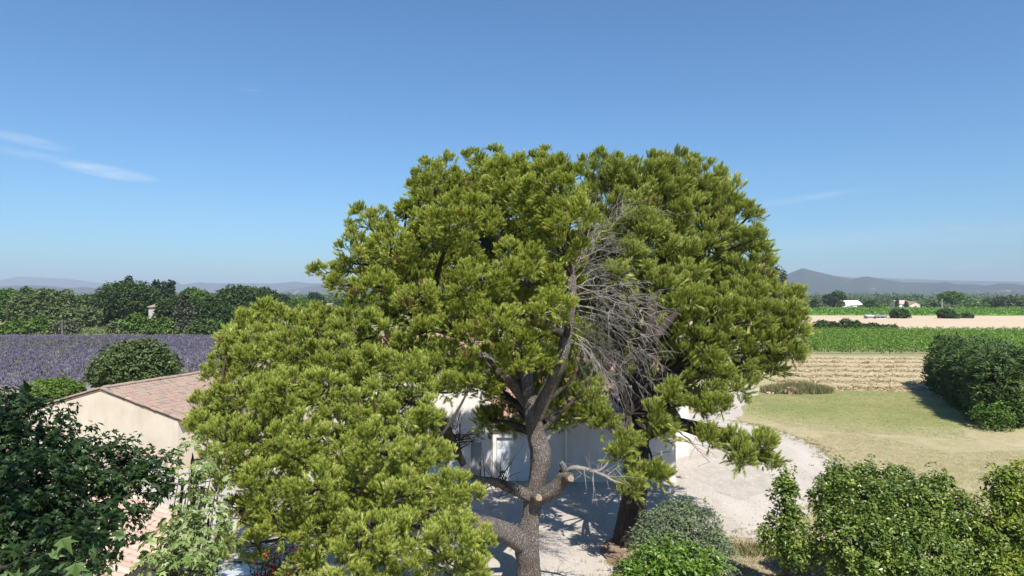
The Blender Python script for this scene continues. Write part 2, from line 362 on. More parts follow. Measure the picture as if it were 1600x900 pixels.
def meadow_mat():
    m, n, l, b = new_mat('meadow_and_lawn')
    dry = mixc(n, l, 0.5, ramp(n, l, noise(n, l, 0.10, 6), [(0.3, (0.29, 0.26, 0.135)), (0.5, (0.37, 0.31, 0.195)), (0.7, (0.43, 0.36, 0.25))]), ramp(n, l, noise(n, l, 1.2, 7), [(0.3, (0.22, 0.215, 0.09)), (0.7, (0.44, 0.37, 0.255))]))
    green = mixc(n, l, 0.5, ramp(n, l, noise(n, l, 0.21, 7), [(0.35, (0.15, 0.195, 0.055)), (0.5, (0.225, 0.24, 0.085)), (0.66, (0.32, 0.285, 0.14))]), ramp(n, l, noise(n, l, 1.6, 7, stretch=(0.6, 1.6, 1)), [(0.3, (0.165, 0.19, 0.06)), (0.7, (0.32, 0.29, 0.15))]))
    tc = n.new('ShaderNodeTexCoord'); mp = n.new('ShaderNodeMapping'); mp.vector_type = 'POINT'
    mp.inputs['Scale'].default_value = (1 / 12.5, 1 / 13.0, 0); mp.inputs['Location'].default_value = (-29.0 / 12.5, -56.5 / 13.0, 0)
    l.new(tc.outputs['Object'], mp.inputs['Vector'])
    ln = n.new('ShaderNodeVectorMath'); ln.operation = 'LENGTH'; l.new(mp.outputs[0], ln.inputs[0])
    ma = n.new('ShaderNodeMath'); ma.operation = 'MULTIPLY_ADD'; l.new(noise(n, l, 0.22, 7, 0.65), ma.inputs[0]); ma.inputs[1].default_value = 1.3; l.new(ln.outputs['Value'], ma.inputs[2])
    f = ramp(n, l, ma.outputs[0], [(0.0, (1, 1, 1)), (0.5, (1, 1, 1))]); 
    mr = n.new('ShaderNodeMapRange'); mr.inputs['From Min'].default_value = 1.85; mr.inputs['From Max'].default_value = 1.25; l.new(ma.outputs[0], mr.inputs['Value'])
    col = mixc(n, l, mr.outputs[0], dry, green)
    fine = ramp(n, l, noise(n, l, 9, 6, 0.7), [(0.3, (0.62, 0.62, 0.58)), (0.7, (1.2, 1.18, 1.12))])
    l.new(mixc(n, l, 1.0, col, fine, 'MULTIPLY'), b.inputs['Base Color'])
    b.inputs['Roughness'].default_value = 0.95; b.inputs['Specular IOR Level'].default_value = 0.15
    bump(n, l, b, noise(n, l, 8, 8, 0.7), 0.6, 0.05)
    return m
M['drygrass'] = meadow_mat()
M['hayfield'] = field_mat('mown_hay_stubble', [(0.2, 6, (0.4, 2.2, 1), [(0.3, (0.30, 0.26, 0.14)), (0.7, (0.42, 0.34, 0.22))], 1), (2.5, 7, (0.5, 1.5, 1), [(0.3, (0.25, 0.235, 0.10)), (0.7, (0.43, 0.35, 0.24))], 0.5)], bump_scale=6, bump_d=0.1)
M['stubble'] = field_mat('pale_stubble', [(0.02, 6, (0.5, 1, 1), [(0.3, (0.42, 0.325, 0.225)), (0.7, (0.50, 0.395, 0.285))], 1), (0.6, 7, (0.25, 2.0, 1), [(0.3, (0.37, 0.28, 0.19)), (0.7, (0.53, 0.42, 0.30))], 0.4)], bump_scale=3, bump_d=0.05)
M['vinesoil'] = field_mat('vineyard_soil', [(0.5, 6, None, [(0.3, (0.20, 0.17, 0.10)), (0.7, (0.34, 0.27, 0.17))], 1), (2, 6, None, [(0.35, (0.12, 0.20, 0.04)), (0.7, (0.32, 0.26, 0.16))], 0.5)])
M['lavsoil'] = field_mat('lavender_soil', [(0.3, 6, None, [(0.3, (0.17, 0.15, 0.16)), (0.7, (0.25, 0.22, 0.21))], 1), (1.4, 6, None, [(0.35, (0.15, 0.14, 0.18)), (0.7, (0.25, 0.22, 0.19))], 0.5)])
M['farvine'] = field_mat('far_vineyard_ground', [(0.05, 6, (0.3, 1.5, 1), [(0.3, (0.11, 0.225, 0.025)), (0.7, (0.165, 0.30, 0.04))], 1), (0.5, 7, None, [(0.3, (0.075, 0.165, 0.02)), (0.7, (0.19, 0.32, 0.05))], 0.5)])
def plain_of_fields():
    m, n, l, b = new_mat('patchwork_plain')
    tc = n.new('ShaderNodeTexCoord'); mp = n.new('ShaderNodeMapping'); mp.inputs['Scale'].default_value = (0.0035, 0.0075, 1)
    l.new(tc.outputs['Object'], mp.inputs['Vector'])
    vo = n.new('ShaderNodeTexVoronoi'); vo.inputs['Scale'].default_value = 1.0; l.new(mp.outputs[0], vo.inputs['Vector'])
    sp_ = n.new('ShaderNodeSeparateColor'); l.new(vo.outputs['Color'], sp_.inputs[0])
    c = ramp(n, l, sp_.outputs[0], [(0.0, (0.07, 0.12, 0.03)), (0.3, (0.10, 0.19, 0.035)), (0.5, (0.20, 0.20, 0.08)), (0.7, (0.40, 0.33, 0.2)), (0.85, (0.12, 0.2, 0.04)), (1.0, (0.5, 0.41, 0.28))])
    c2 = ramp(n, l, noise(n, l, 0.3, 7, 0.65), [(0.3, (0.15, 0.14, 0.06)), (0.7, (0.38, 0.33, 0.19))])
    l.new(mixc(n, l, 0.4, c, c2), b.inputs['Base Color']); b.inputs['Roughness'].default_value = 0.95; b.inputs['Specular IOR Level'].default_value = 0.1
    return m
M['plain'] = plain_of_fields()
def hill_mat(name, forest0, forest1, pale, amount, scale):
    m, n, l, b = new_mat(name)
    base = ramp(n, l, noise(n, l, scale * 3.0, 8, 0.65), [(0.3, forest0), (0.7, forest1)])
    f = ramp(n, l, noise(n, l, scale, 7, 0.6, stretch=(1, 0.5, 2.5)), [(amount, (0, 0, 0)), (amount + 0.04, (1, 1, 1))])
    l.new(mixc(n, l, f, base, pale), b.inputs['Base Color']); b.inputs['Roughness'].default_value = 1; b.inputs['Specular IOR Level'].default_value = 0
    return m
M['hill'] = hill_mat('wooded_hill', (0.012, 0.020, 0.018), (0.050, 0.062, 0.045), (0.26, 0.22, 0.17), 0.635, 0.007)
M['mountain'] = hill_mat('far_mountain', (0.022, 0.032, 0.030), (0.055, 0.068, 0.055), (0.25, 0.23, 0.20), 0.66, 0.004)

# ------------------------------------------------------------------ the setting: ground and fields
def structure(o): return tag(o, kind='structure')
rngG = np.random.default_rng(11)
mb = MB(); S = 12000.0
mb.add([(-S, -S, 0), (S, -S, 0), (S, S, 0), (-S, S, 0)], [[0, 1, 2, 3]])
structure(mb.build('ground', M['plain']))
def sheet(name, pts, z, mat, jit=0.25, step=1.2):
    """a level sheet with an uneven border"""
    pts = [np.array((p[0], p[1], z)) for p in pts]; out = []
    for a, b in zip(pts, pts[1:] + pts[:1]):
        n = max(1, min(60, int(np.linalg.norm(b - a) / step)))
        for k in range(n):
            q = a + (b - a) * k / n
            out.append(q + np.array((*rngG.normal(0, jit, 2), 0)) * (1 if k else 0.4))
    mb = MB().add(np.array(out), np.arange(len(out))[None])
    return structure(mb.build(name, mat))
def gp(*pp): return [G(x, y) for x, y in pp]
sheet('meadow', [(-60, 8), (80, 8), (110, 60), (75, 104), (20, 104), (-25, 66), (-70, 66), (-90, 30)], 0.004, M['drygrass'], 0.6, 3)
sheet('gravel_yard', [(-19, 14), (3.0, 14)] + gp((935, 930), (962, 880), (1000, 852), (1130, 838), (1200, 834), (1262, 806), (1306, 765), (1310, 728), (1284, 702), (1240, 682), (1190, 667), (1142, 657)) + [(14, 52), (-6, 54), (-16, 48)], 0.013, M['gravel'], 0.22, 0.6)
sheet('concrete_apron', gp((1058, 758), (1170, 782), (1210, 760), (1182, 720), (1120, 705), (1064, 716)), 0.018, M['concrete_slab'], 0.16, 0.5)
sheet('farm_track', gp((1090, 660), (1150, 662), (1162, 642), (1168, 622), (1196, 608), (1172, 603), (1138, 614), (1112, 640)), 0.017, M['gravel'], 0.2, 1)
sheet('needle_litter', gp((940, 850), (960, 838), (1010, 836), (1020, 855), (1000, 885), (975, 895), (950, 882)), 0.018, M['litter'], 0.12, 0.4)
sheet('bare_soil', gp((1120, 846), (1200, 838), (1290, 850), (1330, 905), (1400, 960), (1100, 960), (1120, 900)), 0.009, M['dirt'], 0.2, 0.6)
sheet('hay_field', gp((1195, 606), (1225, 575), (1250, 553), (1800, 566), (1900, 640), (1540, 622), (1440, 612)), 0.010, M['hayfield'], 0.4, 2)
sheet('vineyard_ground', [(40, 104), (112, 96), (190, 100), (215, 170), (76, 174), (62, 140)], 0.02, M['vinesoil'], 0.4, 4)
sheet('stubble_field', [(40, 176), (330, 166), (480, 290), (110, 312), (60, 260)], 0.03, M['stubble'], 0.8, 6)
sheet('far_vineyard_ground', [(110, 312), (480, 288), (560, 420), (460, 470), (140, 470), (110, 380)], 0.04, M['farvine'], 1.0, 10)
sheet('far_track', [(150, 402), (235, 398), (236, 410), (150, 416)], 0.06, M['stubble'], 1, 8)
sheet('lavender_ground', gp((-260, 614), (330, 606), (520, 600), (470, 525), (-260, 526)), 0.014, M['lavsoil'], 0.4, 3)
sheet('field_edge', gp((-300, 525.5), (480, 525.5), (480, 521), (-300, 520)), 0.02, M['drygrass'], 0.4, 5)
sheet('bare_field', gp((40, 520.5), (330, 519), (320, 514), (60, 514)), 0.035, M['stubble'], 0.4, 5)

# hills and mountains, each a relief with its own distance
def ridge(name, d, prof, depth, mat, seed, rough=0.05, n=420, m=44):
    r = np.random.default_rng(seed)
    px = np.linspace(prof[0][0], prof[-1][0], n)
    py = np.interp(px, [p[0] for p in prof], [p[1] for p in prof])
    X = (px - 800) / F_PX * d
    H = np.maximum((HORIZON - py) / F_PX * d + CAM_H, 0)
    t = np.linspace(0, 1, m); bell = np.sin(np.pi * np.clip(t, 0, 1)) ** 1.15
    Z = H[:, None] * bell[None]
    nz = np.zeros((n, m))
    for k in range(1, 8):
        f = 1.7 ** k
        nz += np.sin(X[:, None] / d * f * 9 + r.uniform(0, 6.28) + 2.2 * np.sin(t[None] * f * 1.3 + r.uniform(0, 6.28))) * np.cos(t[None] * f * 2.0 + r.uniform(0, 6.28)) / f ** 0.8
    Z = np.maximum(Z * (1 + 0.34 * nz * (1 - bell[None] ** 3)) + H.max() * rough * 0.6 * nz * bell[None] * (1 - 0.75 * bell[None] ** 4), -5) - 3 * (1 - bell[None])
    jag = np.zeros(n)
    for k in range(3, 9): jag += np.sin(X / d * 1.9 ** k * 6 + r.uniform(0, 6.28)) / 1.9 ** (k * 0.9)
    Z += (jag * H.max() * rough)[:, None] * bell[None] ** 3
    scale = 1 + (t - 0.5) * depth / d
    XX = X[:, None] * scale[None]; YY = d + (t - 0.5)[None] * depth + 0 * X[:, None]
    V = np.stack([XX, YY, Z], -1).reshape(-1, 3)
    i = np.arange(n - 1)[:, None] * m; j = np.arange(m - 1)[None]
    Fq = np.stack([i + j, i + m + j, i + m + j + 1, i + j + 1], -1).reshape(-1, 4)
    return structure(MB().add(V, Fq).build(name, mat, smooth=True))
ridge('hill', 5000, [(1000, 458), (1090, 448), (1150, 441), (1190, 436), (1222, 432), (1240, 425), (1254, 419), (1270, 423), (1290, 428), (1310, 433), (1332, 437), (1346, 433), (1356, 432), (1372, 435), (1392, 438), (1412, 441), (1440, 441), (1462, 442), (1478, 441), (1496, 444), (1520, 444), (1540, 446), (1560, 443), (1580, 443), (1610, 446), (1700, 446), (1850, 452)], 2400, M['hill'], 3, 0.03)
ridge('mountain', 8500, [(1150, 446), (1280, 433), (1312, 431.5), (1340, 434), (1400, 435), (1450, 437), (1500, 438.5), (1600, 440), (1800, 444), (2000, 450)], 2200, M['mountain'], 4, 0.012)
ridge('hill', 5600, [(-420, 452), (-200, 447), (0, 446.5), (60, 446), (90, 448), (106, 450), (130, 448.5), (160, 451), (190, 453), (240, 456), (420, 459), (600, 461)], 2400, M['hill'], 5, 0.02)
ridge('mountain', 10500, [(-420, 446), (-150, 444), (-20, 441), (28, 432.5), (60, 433.5), (105, 435.5), (130, 439), (160, 443), (185, 445.5), (260, 449), (500, 458)], 2200, M['mountain'], 6, 0.006)
ridge('mountain', 8500, [(120, 458), (205, 449), (228, 442.5), (246, 443), (258, 440), (267, 436.5), (276, 440), (284, 445), (296, 443), (312, 441), (340, 443), (380, 442.5), (430, 443), (460, 440), (490, 443), (560, 440), (640, 444), (760, 441), (900, 445), (1050, 441), (1180, 446), (1300, 456)], 2200, M['mountain'], 7, 0.01)
ridge('hill', 6300, [(380, 461), (430, 457), (470, 450), (498, 446), (540, 443), (600, 446), (700, 449), (850, 446), (960, 452), (1100, 458)], 2000, M['hill'], 8, 0.03)

# ------------------------------------------------------------------ foliage machinery
def fib(n):
    i = np.arange(n) + 0.5
    ph = np.arccos(1 - 2 * i / n); th = math.pi * (1 + 5 ** 0.5) * i
    return np.stack([np.cos(th) * np.sin(ph), np.sin(th) * np.sin(ph), np.cos(ph)], -1)
def clumps(lobes, spacing, rng, keep_in=0.80, down=0.55, wob=0.12):
    """lobes: (n,4 or 6) centre and radii. centres and outward normals of leaf clumps over their joint surface"""
    C, N = [], []
    Lc = np.array([l[:3] for l in lobes], float)
    Lr = np.array([(l[3],) * 3 if len(l) == 4 else l[3:6] for l in lobes], float)
    for i in range(len(Lc)):
        rm = Lr[i].mean()
        n = max(6, int(4 * math.pi * rm * rm / spacing ** 2))
        d = unit(fib(n) + rng.normal(0, 0.35 * spacing / rm, (n, 3)))
        p = Lc[i] + d * Lr[i] * (1 + rng.normal(0, wob, (n, 1)))
        keep = ~((d[:, 2] < -0.35) & (rng.random(n) < down))
        near_ = np.nonzero(np.linalg.norm(Lc - Lc[i], axis=1) < Lr.max(1) + Lr[i].max() * 1.4)[0]
        for j in near_:
            if j != i: keep &= np.linalg.norm((p - Lc[j]) / Lr[j], axis=1) > keep_in
        C.append(p[keep]); N.append(unit(d[keep] / Lr[i]))
    return np.concatenate(C), np.concatenate(N)
def inner(lobes, spacing, rng, k=0.62):
    return clumps([(*l[:3], *((np.array(l[3:6]) if len(l) > 4 else np.full(3, l[3])) * k)) for l in lobes], spacing, rng, 0.5, 0.0, 0.25)
def frames(d, rng):
    r = unit(rng.normal(0, 1, d.shape)); u = unit(np.cross(d, r)); return u, np.cross(d, u)
def shoot_points(C, N, rng, per, cr, scale, up=0.45, wind=(0, 0, 0), sz=None, tvs=0.12):
    """where the shoots of each clump stand: position, axis, size and tint"""
    n = len(C); sz = np.ones(n) if sz is None else sz
    cv = rng.normal(0, tvs, n); idx = np.repeat(np.arange(n), per)
    d = unit(N[idx] * 0.75 + np.array((0, 0, up)) + rng.normal(0, 0.62, (len(idx), 3)))
    p = C[idx] + d * cr * sz[idx][:, None] * rng.uniform(0.15, 1.0, (len(idx), 1)) * np.array((1, 1, 0.8))
    ax = unit(d * 0.75 + np.array((0, 0, up * 1.1)) + np.array(wind) + rng.normal(0, 0.16, d.shape))
    tv = np.maximum(cv[idx] + rng.normal(0, 0.10, len(idx)), -0.08)
    brown = (rng.random(n) < 0.012)[idx] & (rng.random(len(idx)) < 0.45) | (rng.random(len(idx)) < 0.012); tv[brown] = -1.5
    return p, ax, scale * rng.uniform(0.65, 1.3, len(idx)) * sz[idx], tv
def shoot_mesh(name, seed, mat, n=84, L=0.15, nl=0.085, nw=0.0075, spread=0.55):
    """one pine shoot: a brush of thin needles round an upright axis"""
    r = np.random.default_rng(seed); ph = r.uniform(0, 2 * math.pi, n); t = r.uniform(0, 1, n) ** 0.8
    rad = np.stack([np.cos(ph), np.sin(ph), np.zeros(n)], -1)
    nd = unit(np.array((0, 0, 0.8)) + rad * (spread * (1.15 - 0.6 * t))[:, None] + r.normal(0, 0.10, (n, 3)))
    b_ = np.stack([np.zeros(n), np.zeros(n), t * L], -1) + rad * 0.006
    side = unit(np.cross(nd, unit(rad + r.normal(0, 0.35, (n, 3))))) * nw * 0.5
    V = np.stack([b_ - side, b_ + side, b_ + nd * (nl * r.uniform(0.7, 1.2, n))[:, None]], 1).reshape(-1, 3)
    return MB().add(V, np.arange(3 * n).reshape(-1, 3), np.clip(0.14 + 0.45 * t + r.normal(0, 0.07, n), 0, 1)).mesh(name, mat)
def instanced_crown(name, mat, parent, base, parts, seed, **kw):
    """the crown: shoots set on points by geometry nodes"""
    p, ax, sc, tv = [np.concatenate(q) for q in zip(*parts)]
    r = np.random.default_rng(seed); n = len(p)
    tw = r.uniform(0, 2 * math.pi, n)
    th = np.arccos(np.clip(ax[:, 2], -1, 1)); az = np.arctan2(ax[:, 1], ax[:, 0])
    # R = Rz(az) Ry(th) Rz(tw) as XYZ euler
    ca, sa, ct, st, cw, sw = np.cos(az), np.sin(az), np.cos(th), np.sin(th), np.cos(tw), np.sin(tw)
    m20, m21, m22 = -st * cw, st * sw, ct; m10, m00 = sa * ct * cw + ca * sw, ca * ct * cw - sa * sw
    rot = np.stack([np.arctan2(m21, m22), np.arcsin(np.clip(-m20, -1, 1)), np.arctan2(m10, m00)], -1)
    me = bpy.data.meshes.new(name); me.vertices.add(n); me.vertices.foreach_set('co', (p - base).astype(np.float32).ravel())
    for nm, ty, arr, fld in (('rot', 'FLOAT_VECTOR', rot, 'vector'), ('scl', 'FLOAT', sc, 'value'), ('tv', 'FLOAT', tv, 'value'), ('pick', 'INT', r.integers(0, 4, n), 'value')):
        at = me.attributes.new(nm, ty, 'POINT'); at.data.foreach_set(fld, np.ascontiguousarray(arr, dtype=np.int32 if ty == 'INT' else np.float32).ravel())
    me.materials.append(mat)
    o = link(name, me, parent, 'stuff')
    ng = bpy.data.node_groups.new('shoots_on_points', 'GeometryNodeTree')
    ng.interface.new_socket('Geometry', in_out='INPUT', socket_type='NodeSocketGeometry'); ng.interface.new_socket('Geometry', in_out='OUTPUT', socket_type='NodeSocketGeometry')
    gi, go = ng.nodes.new('NodeGroupInput'), ng.nodes.new('NodeGroupOutput')
    iop = ng.nodes.new('GeometryNodeInstanceOnPoints'); jn = ng.nodes.new('GeometryNodeJoinGeometry')
    for k in range(4):
        src = bpy.data.objects.new('pine_shoot', shoot_mesh('pine_shoot', seed + k, mat, **kw))      # template data only, never linked into the scene
        oi = ng.nodes.new('GeometryNodeObjectInfo'); oi.inputs['Object'].default_value = src; oi.inputs['As Instance'].default_value = False
        g2i = ng.nodes.new('GeometryNodeGeometryToInstance'); ng.links.new(oi.outputs['Geometry'], g2i.inputs[0]); ng.links.new(g2i.outputs[0], jn.inputs[0])
    def named(nm, ty):
        q = ng.nodes.new('GeometryNodeInputNamedAttribute'); q.data_type = ty; q.inputs['Name'].default_value = nm; return q.outputs['Attribute']
    e2r = ng.nodes.new('FunctionNodeEulerToRotation'); ng.links.new(named('rot', 'FLOAT_VECTOR'), e2r.inputs[0])
    ng.links.new(gi.outputs[0], iop.inputs['Points']); ng.links.new(jn.outputs[0], iop.inputs['Instance'])
    iop.inputs['Pick Instance'].default_value = True; ng.links.new(named('pick', 'INT'), iop.inputs['Instance Index'])
    ng.links.new(e2r.outputs[0], iop.inputs['Rotation']); ng.links.new(named('scl', 'FLOAT'), iop.inputs['Scale'])
    ng.links.new(iop.outputs[0], go.inputs[0])
    md = o.modifiers.new('shoots', 'NODES'); md.node_group = ng
    print(name, n, 'shoots')
    return o
LEAF = (np.array([(0, 0, 0), (-0.32, 0.45, 0.10), (0, 1, -0.06), (0.32, 0.45, 0.10)]), np.array([[0, 2, 1], [0, 3, 2]]))
NARROW = (np.array([(0, 0, 0), (-0.16, 0.45, 0.05), (0, 1, -0.05), (0.16, 0.45, 0.05)]), np.array([[0, 2, 1], [0, 3, 2]]))
SPRAY = (np.array([(0, 0, 0), (-0.13, 0.5, 0.02), (0, 1, 0.05), (0.13, 0.5, 0.02), (0, 0.5, 0.10)]), np.array([[0, 4, 1], [1, 4, 2], [4, 3, 2], [0, 3, 4]]))
def palmate():
    ang = [-128, -100, -76, -55, -38, -20, 0, 20, 38, 55, 76, 100, 128]
    r = [0.30, 0.52, 0.36, 0.80, 0.44, 0.66, 1.0, 0.66, 0.44, 0.80, 0.36, 0.52, 0.30]
    r[5] = r[7] = 0.50
    V = [(0, 0, 0.0)] + [(math.sin(math.radians(a)) * q * 0.8, math.cos(math.radians(a)) * q * 0.75 + 0.2, -0.34 * q * q + 0.07 * (i % 2)) for i, (a, q) in enumerate(zip(ang, r))]
    return np.array(V), np.array([[0, i + 1, i] for i in range(1, len(ang))])
PALM = palmate()
def leaves(mb, p, nrm, fwd, size, rng, tmpl=LEAF, v=None):
    """one leaf per point: normal nrm, growing towards fwd"""
    y = unit(fwd - nrm * np.sum(fwd * nrm, 1, keepdims=True)); x = np.cross(y, nrm)
    T, Fc = tmpl; n = len(p)
    V = p[:, None, :] + size[:, None, None] * (T[None, :, 0, None] * x[:, None] + T[None, :, 1, None] * y[:, None] + T[None, :, 2, None] * nrm[:, None])
    Fa = (np.arange(n)[:, None, None] * len(T) + Fc[None]).reshape(-1, 3)
    vv = rng.uniform(0, 1, n) if v is None else v
    mb.add(V.reshape(-1, 3), Fa, np.repeat(np.clip(vv, 0, 1), len(Fc)))
def leaf_clumps(mb, C, N, rng, per, cr, size, tmpl=LEAF, up=0.35, droop=0.0, v0=0.45, vs=0.16, out=0.9):
    n = len(C); cv = rng.normal(0, vs, n)
    idx = np.repeat(np.arange(n), per)
    d = unit(N[idx] * out + np.array((0, 0, up)) + rng.normal(0, 0.75, (len(idx), 3)))
    p = C[idx] + d * cr * rng.uniform(0.15, 1.0, (len(idx), 1)) ** 0.7
    nrm = unit(d * 0.7 + np.array((0, 0, 0.6)) + rng.normal(0, 0.5, d.shape))
    fwd = unit(d + np.array((0, 0, -droop)) + rng.normal(0, 0.5, d.shape))
    leaves(mb, p, nrm, fwd, size * rng.uniform(0.65, 1.3, len(idx)), rng, tmpl, v0 + cv[idx] + rng.normal(0, 0.14, len(idx)))
def bez(a, b, sag, rng, n=6, wob=0.12):
    a, b = np.asarray(a, float), np.asarray(b, float); L = np.linalg.norm(b - a)
    c = (a + b) / 2 + np.array((0, 0, sag * L)) + rng.normal(0, wob * L * 0.5, 3)
    t = np.linspace(0, 1, n)[:, None]
    return (1 - t) ** 2 * a + 2 * t * (1 - t) * c + t * t * b
def lobes_px(spec, sq=0.92, dr=1.0, k=1.0, dj=0.0, off=0.0):
    """(px, py, radius in px, distance) -> world lobes"""
    out = []; rj = np.random.default_rng(len(spec))
    for x, y, r, d in spec:
        d = d + rj.uniform(-dj, dj); c = P(x, y, d); rr = r * k * d / F_PX; rr = max(rr - off, rr * 0.45)
        out.append((*c, rr, rr * dr, rr * sq))
    return out
def limbs(mb, skel, lobes, rng, r0=0.10, r1=0.03, sides=6):
    sk = np.array(skel)
    for l in lobes:
        c = np.array(l[:3]); dist = np.linalg.norm(sk - c, axis=1) + 2.5 * np.maximum(sk[:, 2] - c[2] + 0.4, 0)
        a = sk[np.argmin(dist)]
        L = np.linalg.norm(c - a)
        k = min(1.6, 0.5 + 0.22 * L)
        pts = bez(a, c, 0.06, rng, 7)
        tube(mb, pts, np.linspace(r0 * k, r1, 7), sides, caps=False)
        for q in range(5):
            t = c + unit(rng.normal(0, 1, 3) + np.array((0, 0, 0.3))) * np.array(l[3:6]) * 0.85
            tube(mb, bez(pts[rng.integers(4, 7)], t, -0.05, rng, 4), np.linspace(r1 * 0.8, 0.008, 4), 4, caps=False)

# ------------------------------------------------------------------ the three pines
def skel_px(spec):
    return np.array([P(x, y, d) for x, y, r, d in spec]), np.array([r * d / F_PX for x, y, r, d in spec])
def pine(name, label, trunk, more, lobes, seed, mat, bark, par, auto_limbs=True):
    rng = np.random.default_rng(seed)
    tp, tr = skel_px(trunk); tr = tr * par.get('girth', 1.0)
    base = tp[0].copy(); base[2] = 0
    root = empty(name, base, label, 'tree')
    mb = MB(); tube(mb, tp, tr, 40, rough=0.075, rng=rng, sub=14)
    mb.build('trunk', bark, root, base, smooth=True)
    sk = [p for p in tp[len(tp) // 2:]]
    for part, spec in more:
        pts, rad = skel_px(spec)
        mb = MB(); tube(mb, pts, rad, 16, rough=0.06, rng=rng, sub=6)
        mb.build(part, bark, root, base, smooth=True)
        if part == 'limb': sk += list(pts[1:])
    mb = MB(); limbs(mb, sk, lobes, rng, par.get('limb', 0.09), 0.022)
    mb.build('branches', M['darkbark'], root, base, smooth=True, kind='stuff')
    back = [l for l in lobes if l[1] > par['back']]; front = [l for l in lobes if l[1] <= par['back']]
    C, N = clumps(front, par['sp'], rng, down=par.get('down', 0.45), wob=0.14); sz = rng.uniform(0.72, 1.22, len(C))
    up, wd = par.get('up', 0.45), par.get('wind', (0, 0, 0))
    parts = [shoot_points(C, N, rng, par['per'], par['cr'], par['s'], up, wd, sz)]
    C, N = clumps(back, par['sp'] * 1.3, rng, down=0.3); parts.append(shoot_points(C, N, rng, par['per'] // 2, par['cr'] * 1.4, par['s'] * 2.0, up, wd))
    C, N = inner(front, par['sp'] * 0.8, rng, 0.5); parts.append(shoot_points(C, N, rng, 7, par['sp'] * 0.4, par['s'] * 1.9, 0.15, wd))
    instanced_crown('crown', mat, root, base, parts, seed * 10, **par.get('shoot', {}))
    return root, base, rng

main_lobes = lobes_px([
    (511, 426, 24, 20.5), (548, 412, 32, 20.2), (530, 445, 28, 20), (577, 350, 38, 20.5), (560, 385, 34, 20), (611, 388, 42, 19.3), (635, 329, 15, 20.5), (686, 281, 42, 21), (660, 305, 32, 20.6), (717, 352, 60, 18.4), (668, 360, 38, 19.8),
    (755, 260, 38, 21.5), (792, 268, 34, 21), (820, 256, 30, 21.3), (796, 288, 42, 20), (850, 268, 36, 20.8), (866, 302, 54, 19.0), (892, 345, 40, 18.8), (880, 276, 30, 20.5), (830, 325, 38, 19.8), (883, 392, 36, 19.0), (833, 411, 25, 18.1), (796, 395, 25, 18.6), (850, 362, 30, 19.6),
    (592, 455, 42, 19.1), (650, 430, 34, 20), (655, 468, 36, 18.6), (560, 470, 28, 20.3), (740, 442, 42, 18.0), (792, 443, 36, 17.8), (855, 482, 36, 17.8), (862, 440, 26, 19), (720, 510, 42, 17.6), (780, 510, 38, 17.4), (830, 530, 34, 17.6), (660, 520, 34, 18.6), (610, 500, 30, 19.6), (690, 475, 26, 19.4), (805, 558, 38, 17.6), (745, 562, 30, 18.8), (850, 565, 24, 18.2),
    (808, 360, 44, 21.8), (692, 425, 48, 21.8), (740, 390, 44, 21.6), (620, 430, 44, 21.8), (850, 410, 44, 21.6), (740, 310, 44, 22), (760, 480, 44, 21.4), (830, 470, 40, 21.2), (640, 480, 40, 21.6),
    (850, 560, 40, 23.8), (885, 565, 36, 24.2), (905, 540, 36, 24.6), (830, 590, 36, 23.4), (870, 600, 40, 23.8), (905, 620, 36, 24.5), (875, 520, 36, 22.5), (790, 620, 36, 24), (845, 610, 40, 24.5), (885, 640, 36, 24.5), (830, 650, 26, 23.5), (765, 655, 26, 23), (800, 670, 20, 22.5), (900, 590, 36, 25), (760, 590, 36, 23.5), (700, 560, 36, 22), (720, 600, 24, 22.5), (770, 600, 28, 20.6), (760, 660, 20, 22),
    (700, 330, 60, 24), (800, 330, 60, 24.5), (620, 420, 56, 24), (720, 430, 70, 25), (850, 420, 60, 24.5), (780, 500, 60, 24), (760, 295, 40, 24.5), (850, 300, 40, 24.5)], k=1.04, dj=0.35, off=0.27)
main_lobes = [(l[0] * q / l[1], q, CAM_H + (l[2] - CAM_H) * q / l[1], *l[3:]) for l in main_lobes for q in [20.5 + (l[1] - 20.5) * 1.30 if l[1] < 21.2 else l[1] + (0.7 if l[1] < 22.6 else 0.0)]]     # deeper clefts between the lobes
